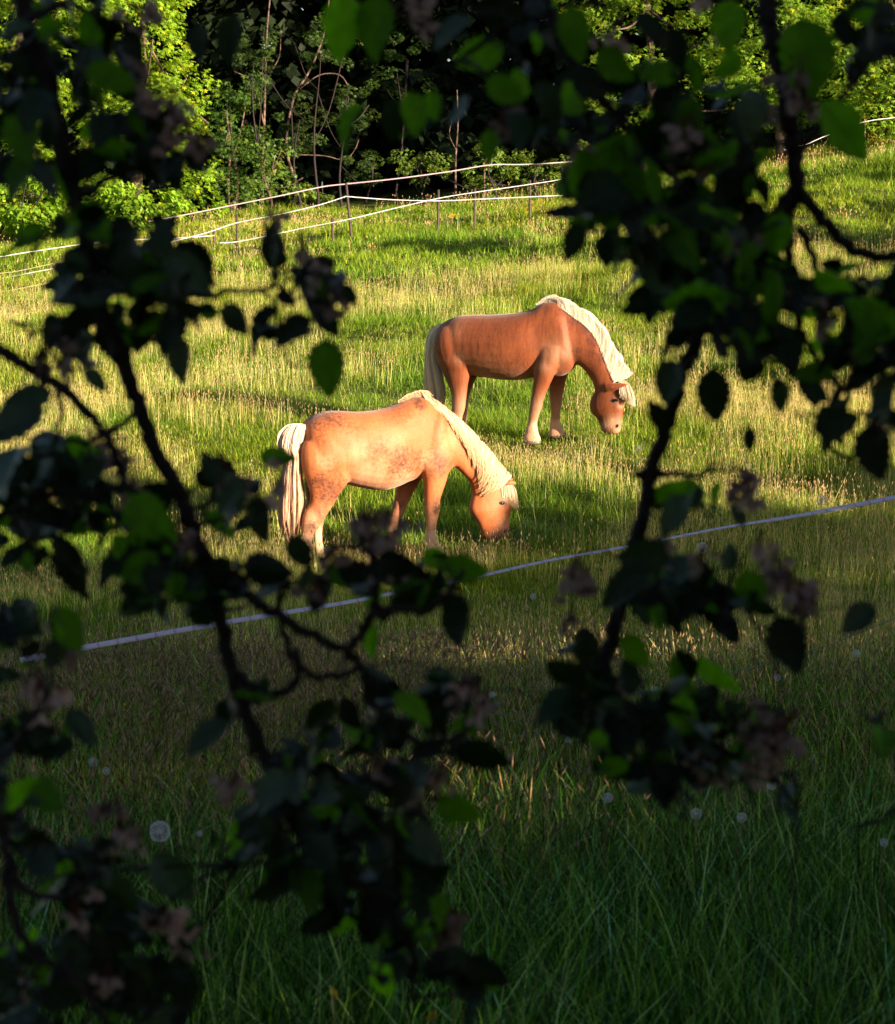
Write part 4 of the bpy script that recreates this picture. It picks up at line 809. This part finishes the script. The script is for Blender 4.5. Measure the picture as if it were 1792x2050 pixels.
stem_m = {}; proto_p = mesh('down', np.concatenate((q := puffmesh(.024, 105)).V), np.concatenate(q.T), m_puff); small_p = mesh('down', np.concatenate((q := puffmesh(.022, 60)).V), np.concatenate(q.T), m_puff)
q = composite(.019); proto_y = mesh('flower_head', np.concatenate(q.V), [np.concatenate(q.T), np.concatenate(q.Q)], m_yel)
def flower(u, v, d, kind, lab, cat, group, s=1.0):
    s = s*(.68 if kind == 'puff' and s < 1.01 else .7 if kind == 'yellow' else 1); p = at(u, v, d); g = float(gz(p.x, p.y)); h = max(.05, p.z-g); t = thing({'puff': 'dandelion_clock', 'far': 'dandelion_clock', 'yellow': 'yellow_flower'}[kind], (p.x, p.y, g), lab, cat, rng.uniform(0, 6), group)
    m = stemmesh(h); m.build('stem', m_stem, t); o = link('down' if kind != 'yellow' else 'flower_head', {'puff': proto_p, 'far': small_p, 'yellow': proto_y}[kind], t); o.location = (0, 0, h+.004)
    o.scale = (s, s, s)
    if kind == 'yellow': o.rotation_euler = (.9, 0, 0); 
    return t
GP = 'dandelion clocks in the meadow'; GY = 'yellow flowers in the grass'
flower(320, 1668, 4.9, 'puff', 'big round white dandelion clock, largest in the near grass', 'flower', GP, 1.02)
for (u, v, d, s, lab) in ((186,1528,6.6,.85,'small dandelion clock upper left of the big one'),(213,1546,6.4,.7,'ragged dandelion clock close to the small one, left side'),(25,1735,5,.5,'tiny dandelion clock at the left picture edge'),(400,1672,5.2,.45,'tiny dandelion clock just right of the big one'),
    (1217,1600,5.6,.8,'shaggy pale dandelion clock low in the middle right grass'),(1394,1632,5.6,.9,'dandelion clock half blown, second from the right cluster'),(1485,1640,5.5,.8,'torn dandelion clock right of the half blown one'),(1545,1575,6,.8,'upper dandelion clock of the right cluster'),(985,1393,7.6,.7,'dandelion clock beside the pink blossom over the brown grass'),
    (1138,1484,6.9,.6,'dim dandelion clock left of the dark lower branch mass'),(1556,1358,8,.8,'dandelion clock behind the hanging dark leaf'),(1645,1003,12.5,1.3,'dandelion clock just above the white tape'),(1406,1098,11,1.2,'dandelion clock just under the thin part of the tape'),(1068,1196,10,.9,'dandelion clock in the shade below the far end of tape'),
    (1310,1382,8,.8,'dandelion clock under the mid right branch'),(1715,1310,8.5,.9,'dandelion clock at right near the crossing stems'),(1790-20,1690,5.2,.6,'faint dandelion clock near the right picture edge'),(915,1920,3.7,.5,'faint dandelion clock at the bottom middle')):
    flower(u, v, d, 'puff', lab, 'flower', GP, s)
for (u, v, d, lab, s) in ((668,1993,3.45,'orange yellow flower at the bottom left of the middle',.85),(866,2040,3.4,'yellow flower cut by the bottom edge',.8),(1738,1395,7.6,'yellow flower in the grass at the right side',1.15),(250,1412,8,'tiny yellow flower in the brown grass at left',.45)):
    flower(u, v, d, 'yellow', lab, 'flower', GY, s)
far = [(330,608),(190,690),(1120,505),(955,515),(940,520),(1005,560),(870,585),(700,575),(740,600),(1090,590),(1180,575),(1240,590),(560,690),(515,830),(600,750),(395,700),(1560,430),(1640,445),(1700,440),(1770,455),(1330,1090),(1000,545),(1028,575),(650,560),(820,560),(1165,485),(1215,520),(100,600),(130,605),(250,640),(1500,940),(1660,900),(1740,930),(1280,905)]
def where(u, v):
    if v < 470: return 'beyond the right branch fork'
    if v < 600: return 'in the grass above the far horse' if u > 690 else 'below the white tapes at left'
    if v < 800: return 'in grass left of the far horse'
    return 'right of the far horse'
def rank(u, v):
    same = sorted([q for q in far if where(*q) == where(u, v)]); return same.index((u, v)), len(same)
PL = []
for q in far:
    r_, n_ = rank(*q); PL.append('%s tiny white dandelion clock %s' % ('leftmost' if r_ == 0 else ORD[r_]+' from left', where(*q)))
for k, (u, v) in enumerate(far):
    g = hit(u, v+6); d = (g-CAM).dot(fw); flower(u, v-3, d, 'far', PL[k], 'flower', 'small dandelion clocks scattered over the sunlit meadow', 1.25)
for (u0, v0, n_, sp) in ((1745, 285, 26, 26), (1075, 415, 16, 30), (520, 465, 8, 14), (905, 432, 8, 8)):
    mb = MB()
    g = hit(u0, v0+18); d = (g-CAM).dot(fw); O = Vector((g.x, g.y, float(gz(g.x, g.y)))); ms = MB()
    for k in range(n_):
        p = at(u0+rng.normal(0, sp*.5), v0+rng.normal(0, sp*.3), d+rng.normal(0, .15))-O; b = Vector((p.x*.6, p.y*.6, -.05)); tube(ms, [b, (b+p)/2+Vector((.01, 0, 0)), p], .003, 4)
        for _ in range(5): e = rng.normal(size=3)*.022; c = np.array(p)+e; r_ = .012; mb.add([c+[-r_, 0, 0], c+[0, -r_*.5, r_], c+[r_, 0, .3*r_], c+[0, r_*.5, -r_]], None, [(0, 1, 2, 3)])
    t = thing('flowering_weed', O, {1745: 'yellow flowering weed by the pale wooden fence post', 1075: 'yellow flowering weed at the foot of the rightmost dark post', 520: 'small yellow flowering weed beside the left dark post', 905: 'small yellow flowering weed between two middle posts'}[u0], 'plant', 0, 'yellow flowering weeds along the fences')
    ms.build('stem', m_stem, t); mb.build('flower_head', m_yel, t)

# ------------------------------------------------------------------ the apple tree the picture looks through
BR = {}
tz = 0.0; TX, TY = 1.55, 1.75
apple = thing('apple_tree', (TX, TY, float(gz(TX, TY))), 'dark apple tree whose hanging leafy branches and faded pink blossoms frame the whole picture', 'tree')
AO = np.array(apple.location)
def branch(pts, r0, r1, d, wob=.05, name='branch'):
    """pts in picture units with optional depth -> a limb"""
    P = [np.array(at(p[0], p[1], p[2] if len(p) > 2 else d)) for p in pts]; C = catmull(P, 6); C[1:-1] += rng.normal(0, .0013, (len(C)-2, 3)); mb = MB()
    rr = np.linspace(r0, r1, len(C)); 
    for k in range(3, len(C)-2, 5): rr[k] *= 1.15
    tube(mb, C-AO, rr, 9, wob=wob); mb.build(name, m_bark, apple); BR.setdefault('pts', []).append(C); return C
# trunk and limbs outside the picture
mb = MB(); tr = catmull([(0, 0, -.1), (-.03, .02, .5), (.04, 0, 1.1), (-.05, .05, 1.7), (-.15, .05, 2.3), (-.3, 0, 2.9)], 6); tube(mb, tr, np.linspace(.13, .05, len(tr)), 12, wob=.06); mb.build('trunk', m_bark, apple)
def limb(P, r0, r1): C = catmull(P, 8); mb = MB(); tube(mb, C-AO, np.linspace(r0, r1, len(C)), 10, wob=.07); mb.build('limb', m_bark, apple); return C
T3 = np.array([TX, TY, AO[2]])
e4, e5, e1 = np.array(at(1530, -60, 1.95)), np.array(at(1072, -60, 1.9)), np.array(at(40, -60, 1.9))
limb([T3+[-.08, .03, 1.8], T3+[-.5, .1, 2.15], (.62, 1.95, 2.30), (.1, 1.93, 2.28), (-.35, 1.9, 2.2), tuple(e1+[-.12, 0, .10]), tuple(e1)], .045, .011)
for e, q in ((e4, (.66, 1.95, 2.31)), (e5, (.14, 1.93, 2.285))): limb([q, (e+np.array(q))/2+[0.01, 0, .01], tuple(e)], .017, .009)
limb([(-.30, 1.9, 2.21), (-.62, 1.9, 2.0), (-.60, 1.88, 1.75), tuple(at(-60, 650, 1.85))], .018, .007)
limb([(-.60, 1.88, 1.78), (-.58, 1.8, 1.45), tuple(at(-120, 1300, 1.75)), tuple(at(-60, 1560, 1.7))], .014, .007)
limb([T3+[.0, .0, 1.3], (1.2, 1.8, 1.6), (.75, 1.95, 1.72), tuple(at(1870, 640, 2.0))], .03, .010)
limb([T3+[.0, .0, .9], (1.2, 1.8, 1.25), (.75, 1.9, 1.1), tuple(at(1880, 1560, 2.0))], .025, .008)
PXM = 1.9/FPX
branch([(40,-60,1.9),(52,40),(95,150),(125,300),(150,400),(178,500),(200,600),(232,690),(258,760),(285,830),(312,900),(345,960),(370,1020),(395,1090),(420,1150),(440,1230),(455,1300),(475,1380),(505,1460),(540,1540),(565,1600),(610,1680),(680,1740)], .0085, .0058, 1.9)
branch([(-60,650,1.85),(0,697),(60,738),(120,775),(180,830),(212,868),(235,920),(250,965),(275,1010)], .0060, .0030, 1.85)
branch([(212,868),(245,850),(285,812)], .0033, .0022, 1.87); branch([(120,775),(118,830),(112,880),(95,915)], .0026, .0016, 1.85); branch([(210,872),(170,885),(130,880)], .003, .0018, 1.85)
branch([(395,1090),(430,1130),(470,1175),(520,1210),(560,1232),(620,1268),(690,1305),(720,1330),(740,1400),(790,1450),(850,1490),(930,1470)], .0062, .0026, 1.85)
branch([(690,1310),(722,1265),(748,1215),(757,1150),(738,1105),(690,1092),(640,1120)], .0046, .0022, 1.83); branch([(735,1240),(790,1215),(850,1225),(900,1180),(930,1140)], .0042, .0020, 1.82)
branch([(465,1340),(500,1370),(550,1388),(585,1372),(598,1340),(575,1300),(563,1240),(562,1180),(600,1165),(650,1165)], .0044, .0022, 1.87); branch([(590,1300),(610,1345),(660,1355),(720,1340)], .0036, .0025, 1.86)
branch([(535,1530),(600,1540),(680,1560),(760,1560),(830,1520),(880,1500)], .0042, .0022, 1.86); branch([(680,1740),(740,1790),(800,1850),(830,1930),(820,2000)], .0048, .0026, 1.85); branch([(610,1680),(560,1720),(480,1730)], .0034, .0018, 1.86)
branch([(1530,-60,1.95),(1537,20),(1548,80),(1562,130),(1572,190),(1582,260),(1592,340),(1598,385)], .0092, .0080, 1.95)
branch([(1596,378),(1630,420),(1665,460),(1698,492),(1745,511),(1800,514),(1870,500)], .0062, .0045, 1.95); branch([(1595,380),(1584,430),(1578,500),(1588,580),(1602,660),(1640,720),(1700,800)], .0058, .0025, 1.97)
branch([(1600,455),(1625,505),(1650,570),(1670,640)], .0042, .0025, 1.96); branch([(1596,372),(1540,440),(1482,515),(1430,580),(1404,640),(1390,690),(1365,750),(1342,830),(1318,900),(1301,960),(1290,1020),(1270,1090),(1246,1180),(1226,1260),(1210,1330),(1198,1400),(1190,1470)], .0062, .0078, 1.95)
branch([(1072,-60,1.9),(1095,20),(1130,90),(1170,150),(1205,200),(1245,245),(1290,290),(1340,345),(1392,400),(1440,440)], .0066, .0030, 1.92)
branch([(1305,950),(1350,948),(1405,952)], .0034, .002, 1.95); branch([(1290,1015),(1340,1012),(1390,1008)], .0034, .002, 1.95); branch([(1238,1205),(1290,1175),(1360,1165),(1440,1168),(1485,1205),(1520,1262)], .0050, .0022, 1.93)
branch([(1195,1420),(1290,1440),(1400,1475),(1480,1520),(1550,1560),(1600,1620)], .0050, .0020, 1.93); branch([(1208,1340),(1160,1350),(1110,1420)], .003, .0018, 1.93); branch([(1300,945),(1285,955),(1270,950)], .006, .003, 1.95, .2); branch([(1265,1110),(1250,1118),(1235,1115)], .005, .002, 1.95)
branch([(-60,1560,1.7),(0,1640),(15,1710),(50,1780),(130,1795),(175,1770)], .0055, .0022, 1.75); branch([(15,1710),(20,1800),(60,1900),(150,1960),(220,2060)], .005, .003, 1.75); branch([(-60,1560,1.7),(20,1500),(60,1440),(90,1400)], .003, .0016, 1.75)
branch([(1880,1560,2.0),(1760,1640),(1700,1660)], .003, .0014, 2.0); branch([(1590,1540),(1598,1640),(1588,1760),(1590,1860)], .0022, .0012, 1.95); branch([(1870,640,2.0),(1790,760),(1740,860),(1700,930)], .005, .002, 1.95)
branch([(-60,1080),(40,1010),(120,985),(200,990)], .0045, .002, 1.8); branch([(150,400),(210,360),(290,330),(350,290)], .0046, .002, 1.88); branch([(185,520),(260,560),(340,590),(430,590),(520,580),(600,560)], .0044, .0016, 1.9); branch([(60,60),(30,160),(50,260),(90,330)], .004, .002, 1.9); branch([(52,40),(140,10),(200,60),(210,150)], .004, .002, 1.88)
branch([(1598,300),(1650,240),(1700,170),(1740,60)], .004, .002, 1.95); branch([(1240,240),(1180,300),(1130,350),(1150,420)], .0038, .0018, 1.9); branch([(1095,20),(1000,60),(920,120),(850,150)], .0036, .0015, 1.88); branch([(1072,-60),(900,-30),(780,-20),(690,-40)], .004, .002, 1.88)
branch([(1440,440),(1460,560),(1500,660)], .004, .002, 1.94); branch([(285,812),(330,1080)], .0001, .0001, 1.9) if False else None
ALLB = np.concatenate(BR['pts'])
# leaf shapes
def apple_leaf(k):
    r = np.random.default_rng(100+k); nu, nv = 5, 13; V = []; wd = .27+.06*r.random(); cu = r.uniform(-.8, 1.3); fo = r.uniform(.1, .7); tw = r.uniform(-.9, .9)
    for j in range(nv+1):
        t = j/nv; w = wd*(math.sin(PI*t**.80)**.75)*(1+.10*(-1)**j) if 0 < j < nv else .012
        for i in range(nu):
            q = (i/(nu-1)-.5)*2; x = q*w; z = abs(q)*w*fo-cu*.28*t*t+.02*math.sin(j*1.9+i); a = tw*t; V.append((x*math.cos(a)-z*math.sin(a), .12+t, x*math.sin(a)+z*math.cos(a)))
    Q = [(j*nu+i, j*nu+i+1, (j+1)*nu+i+1, (j+1)*nu+i) for j in range(nv) for i in range(nu-1)]
    n = len(V); V += [(-.012, 0, 0), (.012, 0, 0), (.010, .14, 0), (-.010, .14, 0)]; Q.append((n, n+1, n+2, n+3)); return np.array(V), np.array(Q)
LV = [apple_leaf(k) for k in range(12)]
lcof = lambda v, r: np.stack([v[:, 0], v[:, 1]-.12, np.full(len(v), r)], 1)
LM = [mesh('leaf', v, q, m_apple, {'lc': lcof(v, (k*.37) % 1)}, True) for k, (v, q) in enumerate(LV)]; LG = [mesh('leaf', v, q, m_gloss, {'lc': lcof(v, (k*.29) % 1)}, True) for k, (v, q) in enumerate(LV)]; LY = [mesh('leaf', v, q, m_backlit, {'lc': lcof(v, (k*.41) % 1)}, True) for k, (v, q) in enumerate(LV)]
def frame(dirv, nrm):
    y = dirv/np.linalg.norm(dirv); z = nrm-y*np.dot(nrm, y); z /= np.linalg.norm(z)+1e-9; x = np.cross(y, z); return np.stack([x, y, z], 1)
leaves = []                 # (pos, R, scale, variant, young, priority)
TW = []
def stalks(name, paths):
    for P, r0, r1 in paths:
        mb = MB(); tube(mb, P-AO, np.linspace(r0, r1, len(P)), 5, wob=.1); mb.build(name, m_bark, apple)
def twigmesh(paths):
    mb = MB()
    for P, r0, r1 in paths: tube(mb, P-AO, np.linspace(r0, r1, len(P)), 5, wob=.1)
    mb.build('twig', m_bark, apple)
def add_leaf(pos, dirv, nrm, size, backlit=False, prio=0):
    leaves.append((pos, frame(dirv, nrm), size, int(rng.integers(0, 12)), backlit, prio))
def cluster(cx, cy, rx, ry, k=1.5, d=1.9, dd=.12, backlit=.15, size=.039):
    n = max(2, int(k*PI*rx*ry/1400)); backlit = .38 if (cy < 640 and cx > 780) else backlit; c = np.array(at(cx, cy, d)); near = ALLB[np.argmin(((ALLB-c)**2).sum(1)*1.0)]
    far = c+(c-near)*.45+np.array([0, 0, -.012]); main = catmull([near, (near+c)/2+rng.normal(0, .008, 3), c, far], 5); paths = [(main, .0024, .0010)]
    pts = [main]
    for q in range(max(1, n//5)):
        a = rng.uniform(0, 2*PI); e = np.array(at(cx+rx*.75*math.cos(a), cy+ry*.75*math.sin(a), d+rng.uniform(-dd, dd))); s = main[rng.integers(len(main)//3, len(main))]
        sp_ = catmull([s, (s+e)/2+rng.normal(0, .01, 3), e], 4); paths.append((sp_, .0015, .0008)); pts.append(sp_)
    TP = np.concatenate(pts)
    for _ in range(n):
        a = rng.uniform(0, 2*PI); r = math.sqrt(rng.random()); p = np.array(at(cx+rx*r*math.cos(a), cy+ry*r*math.sin(a), d+rng.uniform(-dd, dd)))
        b = TP[np.argmin(((TP-p)**2).sum(1))]; dv = (p-b); L = np.linalg.norm(dv)+1e-6; dv = dv/L+rng.normal(0, .55, 3)+np.array([0, 0, -.35]); s = size*rng.uniform(.5, 1.4)
        base = p-dv/np.linalg.norm(dv)*s*.45; nrm = rng.normal(0, .7, 3)+np.array([0, -.55, .5]); add_leaf(base, dv, nrm, s, int(rng.random() < backlit) or (2 if rng.random() < .10 else 0), 1)
        if np.linalg.norm(base-b) > .004: paths.append((catmull([b, (b+base)/2+np.array([0, 0, -.004]), base], 3), .0008, .0006))
    twigmesh(paths)
def single(u, v, Lpx, ang, backlit=False, d=1.85, face=.25, wide=1.0):
    """one leaf seen broadside: centre, length in picture units, direction of its tip (degrees clockwise from right)"""
    a = math.radians(ang); s = .88*Lpx*d/FPX; t = np.array(rt)*math.cos(a)-np.array(up)*math.sin(a)+np.array(fw)*rng.uniform(-.2, .2); c = np.array(at(u, v, d)); base = c-t*s*.6
    gl = (not backlit) and rng.random() < .5
    add_leaf(base, t, (-np.array(fw)+rng.normal(0, face, 3)+np.array([0, 0, .1])) if not gl else (np.array([0, -.62, .78])+rng.normal(0, .15, 3)), s, 2 if gl else int(backlit), 3)
    b = ALLB[np.argmin(((ALLB-base)**2).sum(1))]; TW.append((catmull([b, (b+base)/2+np.array([0, 0, .006]), base], 5), .0012, .0007))
for a in ((120,70,1150,0),): pass
for q in ((1150,62,125,80,1),(1458,50,125,95,1),(1352,95,100,70,0),(1300,60,100,60,0),(683,50,150,95,1),(752,55,150,100,1),(700,250,115,125,1),(825,228,105,85,1),(788,240,100,95,0),(655,735,135,85,1),(556,918,90,10,1),(585,662,110,150,0),(650,635,95,60,0),(462,78,120,100,0),(398,85,90,85,0),
  (1612,120,200,85,1),(1690,262,170,50,1),(1505,225,120,90,0),(1580,1285,140,65,0),(1272,1302,95,50,1),(1172,1300,110,85,0),(745,1283,85,95,1),(888,1375,110,50,0),(940,1448,90,170,1),(918,1622,110,20,1),(790,1690,140,90,0),(145,1145,140,75,0),(300,1040,150,48,1),(350,1090,110,55,1),(345,1755,140,50,0),
  (25,855,170,150,0),(60,800,110,160,0),(38,228,80,30,1),(1338,762,105,100,0),(1430,790,125,85,0),(1350,1030,110,120,0),(1650,885,60,90,0),(1750,905,130,75,0),(1560,790,80,80,0),(370,545,140,40,0),(255,170,120,45,0),(1310,600,110,115,0),(1212,500,80,90,0),(1150,480,90,110,0),(930,1140,110,15,1),(800,1130,110,20,0),(650,1180,90,110,0),
  (1455,130,90,140,1),(1230,130,110,45,1),(1380,240,110,95,1),(1250,310,110,110,1),(1010,180,100,30,1),(900,60,110,140,0),(960,110,120,160,1),(1100,200,100,60,0),(1030,260,110,80,0),(980,290,80,100,1),(1190,330,110,120,1),(1555,470,110,100,1),(1390,430,120,160,0),(1470,470,90,70,0),
  (1200,380,120,150,0),(470,980,100,60,0),(520,1050,90,80,0),(420,960,80,20,0),(460,1000,90,130,0),(190,760,70,40,0),(170,700,90,95,0),(363,720,110,90,0),(290,660,110,120,0),(470,640,90,60,0),(160,900,100,30,1),(200,930,90,20,0),(640,1430,100,130,0),(700,1430,90,70,0),(510,1490,60,120,0),(420,1480,120,140,0),
  (600,1105,90,60,0),(1720,1240,100,140,0),(1290,1190,110,20,0),(1370,1200,120,170,0),(1480,1030,60,250,0),(1500,880,60,90,0),(1640,590,100,80,0),(1740,640,110,70,0),(160,1460,110,60,0),(700,590,60,60,0)):
    single(*q[:4], bool(q[4]), d=rng.uniform(1.78, 1.95))
stalks('leaf_stalk', TW)
for q in ((60,60,62,80,1.5),(25,160,40,80,1.4),(175,80,55,95,1.7),(60,220,52,70,1.6),(45,330,40,60,1.3),(110,330,36,50,1.4),(235,290,80,62,1.7),(200,225,50,40,1.1),(330,320,62,42,1.4),(255,60,40,60,.9),(160,150,40,40,1.2),(75,140,50,22,1.6),(160,430,36,70,1.5),
  (160,560,48,60,1.7),(235,540,70,55,1.8),(310,590,80,70,1.9),(240,620,80,60,1.8),(330,530,60,50,1.2),(380,610,50,50,1.3),(90,655,60,20,1.5),(165,690,25,40,1.3),(590,560,70,42,1.2),(640,590,50,50,1.3),(545,500,55,40,.8),(560,665,38,30,1.8),(80,480,60,22,1.2),(285,455,60,30,1.0),
  (1050,60,70,70,.9),(1180,200,80,80,1.1),(1330,160,80,70,.9),(1420,250,70,80,1.2),(1300,330,110,70,1.7),(1200,400,75,60,1.9),(1330,440,120,70,1.9),(1450,380,75,80,1.6),(1290,520,60,45,1.9),(1390,520,70,60,2.0),(1480,600,90,80,2.1),(1340,600,48,32,1.9),(1560,620,70,90,1.9),(1430,680,42,40,1.6),(1660,640,70,70,1.7),(1740,600,70,70,1.6),(1750,720,60,90,1.7),(1660,760,48,48,1.3),
  (1640,840,44,24,1.5),(1700,560,60,40,1.0),(1500,480,48,60,1.5),(900,230,60,60,.6),(1000,130,60,60,.7),(1120,260,60,60,1.1),(1760,840,40,60,1.2),(1500,300,40,60,1.0),(1745,60,60,70,1.7),(1710,140,44,40,1.0),(1340,690,38,26,1.3),(1540,720,50,40,1.5),(1340,850,24,40,.7),
  (60,920,80,50,1.3),(130,1000,110,60,2.0),(60,1060,75,65,2.0),(240,1040,75,55,1.6),(170,960,60,40,1.3),(300,1120,80,55,1.9),(370,1170,90,50,1.9),(300,1170,50,60,1.3),(420,1190,60,32,1.3),(110,1120,50,40,1.3),(445,1030,50,50,.8),(500,1010,34,44,.9),(465,960,50,24,.9),
  (40,1270,45,60,1.1),(110,1290,40,60,1.0),(60,1340,60,30,.8),(30,1470,48,70,1.8),(120,1468,38,44,1.8),(40,1590,52,70,1.8),(170,1745,100,62,1.9),(60,1700,50,50,1.2),(100,1930,120,70,2.0),(250,1950,75,95,2.0),(60,2020,80,50,2.0),(340,2010,50,60,1.4),(300,1850,60,40,1.0),(200,1850,60,40,1.2),
  (640,1160,44,30,1.2),(735,1142,38,30,1.4),(860,1150,60,40,1.3),(900,1190,50,36,1.4),(800,1200,60,28,1.2),(560,1180,42,16,1.6),(500,1120,40,30,.7),(820,1425,70,40,1.8),(790,1380,50,30,1.2),(900,1420,48,50,1.6),(740,1460,60,30,1.4),(900,1500,60,22,1.1),(480,1420,42,44,1.7),(500,1380,26,30,1.5),
  (560,1570,60,40,1.4),(640,1540,60,60,1.5),(740,1520,70,50,1.6),(560,1640,80,48,2.0),(680,1650,95,60,2.0),(620,1730,90,60,2.0),(760,1620,80,60,1.5),(800,1580,60,40,1.3),(800,1730,80,62,1.7),(720,1800,80,56,1.8),(850,1800,50,60,1.4),(820,1880,80,50,1.6),(900,1930,70,40,1.3),(760,1940,50,50,1.3),(940,1990,50,40,.8),(460,1690,50,40,1.0),
  (1350,1190,72,48,2.3),(1450,1200,62,48,2.2),(1305,1150,48,40,1.5),(1420,1140,60,26,1.2),(1390,1000,48,42,1.2),(1180,1400,50,55,2.1),(1250,1430,70,70,2.3),(1340,1470,75,60,2.3),(1420,1490,62,62,2.0),(1230,1510,55,45,2.1),(1320,1540,60,36,1.9),(1400,1370,70,36,1.3),(1500,1420,40,30,.7),(1160,1300,30,40,.9),(1120,1440,30,20,.8),(1380,1580,60,24,1.0),(1480,1560,70,26,.8),(1560,1600,40,30,.7),(1440,1400,30,28,1.0),(1760,1450,30,40,.5)):
    cluster(*q, d=rng.uniform(1.84, 2.0))
# unseen crown overhead and behind the viewpoint, added to block sky light
nC = 10000; ang = rng.uniform(0, 2*PI, nC); 
cen = np.array([(.9, 1.6, 2.9, 1.0, .7, .45), (-.2, 1.2, 3.0, 1.0, .7, .4), (1.6, .2, 2.6, .9, .9, .8), (.2, -.7, 2.7, 1.1, .8, .5), (-1.0, .2, 2.5, .7, .8, .6), (1.9, 1.9, 2.2, .7, .6, .9), (.3, -1.3, 1.7, 1.2, .3, .8), (-1.2, -.8, 1.7, .5, .7, .8), (0, 3.4, 3.6, 1.8, 1.0, .5), (1.6, 4.2, 3.7, 1.2, 1.2, .6), (-1.5, 3.2, 3.5, 1.0, 1.2, .5), (2.6, 2.6, 2.8, .7, .9, 1.0)])
kk = rng.integers(0, len(cen), nC); e = rng.normal(size=(nC, 3)); e /= np.linalg.norm(e, axis=1)[:, None]; pc = cen[kk, :3]+e*cen[kk, 3:]*(rng.random(nC)**.45)[:, None]
R_ = rotmats(rng.uniform(0, 2*PI, nC), rng.normal(-.4, .6, nC), rng.normal(0, .6, nC)); sC = rng.uniform(.07, .11, nC)
leaves.sort(key=lambda l: -l[5]); inview = leaves[:297]; rest = leaves[297:]
print('apple leaves', len(leaves))
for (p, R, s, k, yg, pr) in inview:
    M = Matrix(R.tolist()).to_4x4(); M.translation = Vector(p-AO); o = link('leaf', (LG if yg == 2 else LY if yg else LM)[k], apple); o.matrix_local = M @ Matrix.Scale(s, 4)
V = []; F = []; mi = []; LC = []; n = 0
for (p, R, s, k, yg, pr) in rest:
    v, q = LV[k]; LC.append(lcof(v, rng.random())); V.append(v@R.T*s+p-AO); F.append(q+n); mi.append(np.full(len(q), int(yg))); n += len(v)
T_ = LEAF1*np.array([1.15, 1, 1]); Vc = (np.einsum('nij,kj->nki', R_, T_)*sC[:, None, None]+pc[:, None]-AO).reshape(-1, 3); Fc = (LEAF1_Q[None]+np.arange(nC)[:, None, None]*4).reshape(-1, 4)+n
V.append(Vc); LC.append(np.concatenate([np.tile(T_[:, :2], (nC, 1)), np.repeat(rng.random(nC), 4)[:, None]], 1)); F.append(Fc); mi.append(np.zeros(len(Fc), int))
link('leaf_mass', mesh('leaf_mass', np.concatenate(V), np.concatenate(F), None, {'lc': np.concatenate(LC)}, True, [m_apple, m_backlit, m_gloss], np.concatenate(mi)), apple, kind='stuff')
# faded blossoms
def blossom_mesh(k):
    r = np.random.default_rng(40+k); mb = MB(); mr = MB()
    for f in range(4+k % 3):
        c = r.normal(0, .011, 3); c[2] -= .004
        for q in range(4):
            a = q*1.6+r.uniform(-.4, .4); L = .011*r.uniform(.6, 1.3); d = np.array([math.cos(a), math.sin(a), r.uniform(-1.1, .5)]); d /= np.linalg.norm(d); s = np.cross(d, r.normal(size=3)); s /= np.linalg.norm(s)
            V = []
            for t, w in ((0, .12), (.4, .42), (.8, .40), (1, .12)): m_ = c+d*L*t+np.array([0, 0, -.3*L*t*t]); V += [m_-s*L*w, m_+s*L*w]
            mb.add(V, None, [(0, 1, 3, 2), (2, 3, 5, 4), (4, 5, 7, 6)])
        tube(mr, [c+[0, 0, .001], c*.5+[0, 0, .012], [0, 0, .022]], [.0020, .0010, .0007], 5)
    V = np.concatenate(mb.V+mr.V); n = mb.n; Q = np.concatenate([np.concatenate(mb.Q), np.concatenate(mr.Q)+n]); T = np.concatenate(mr.T)+n
    mi = np.concatenate([np.zeros(len(np.concatenate(mb.Q))), np.ones(len(np.concatenate(mr.Q))), np.ones(len(T))]); return mesh('blossom', V, [Q, T], None, None, True, [m_petal, m_sepal], mi)
BM = [blossom_mesh(k) for k in range(4)]
TB = []
for (u, v) in ((292,35),(255,50),(262,95),(285,225),(318,205),(345,215),(320,240),(300,190),(372,275),(395,285),(350,255),(610,490),(640,545),(680,580),(655,610),(545,430),(108,715),(95,700),(200,900),(235,905),(262,965),(285,975),(375,1095),(385,1130),(355,1075),(445,940),(505,980),(560,950),(725,1045),(745,1040),(770,1060),(790,1045),(735,1062),(780,1130),(770,1160),
  (660,1115),(620,1180),(930,1370),(945,1395),(965,1410),(880,1540),(830,1570),(765,1545),(850,1600),(560,1555),(155,1810)[:2],(235,1640),(215,1620),(270,1665),(320,1830),(330,1850),(385,1905),(120,1240),(150,1275),(90,1380),(450,1570),(900,1850),(915,1840),(890,1865),(1430,30),(1145,300),(1170,340),(1010,230),(830,20),(855,35),(1230,60),
  (1590,165),(1610,190),(1530,185),(1380,290),(1400,300),(1360,270),(1500,480),(1570,560),(1650,620),(1720,700),(1480,960),(1490,985),(1500,1000),(1530,1095),(1560,1130),(1545,1150),(1580,1180),(1590,1195),(1610,1210),(1565,1440),(1578,1445),(1550,1480),(1540,1500),(1545,1460),(1520,1530),(1420,1540),(1400,1520),(1500,1460),(1155,1160),(1140,1220),(1410,1110),(1335,1100),(1250,1330),(60,1370),(40,1960),(330,2040),(220,1960)):
    d = rng.uniform(1.82, 1.95); p = np.array(at(u, v, d)); o = link('blossom', BM[rng.integers(4)], apple); o.location = Vector(p-AO); o.rotation_euler = (rng.normal(0, .5), rng.normal(0, .5), rng.uniform(0, 6)); sB = rng.uniform(.6, 1.05); o.scale = (sB,)*3
    e = p+np.array([0, 0, .02*sB]); b = ALLB[np.argmin(((ALLB-e)**2).sum(1))]; TB.append((catmull([b, (b+e)/2+np.array([0, 0, .008]), e], 5), .0013, .0007))
stalks('blossom_stalk', TB)
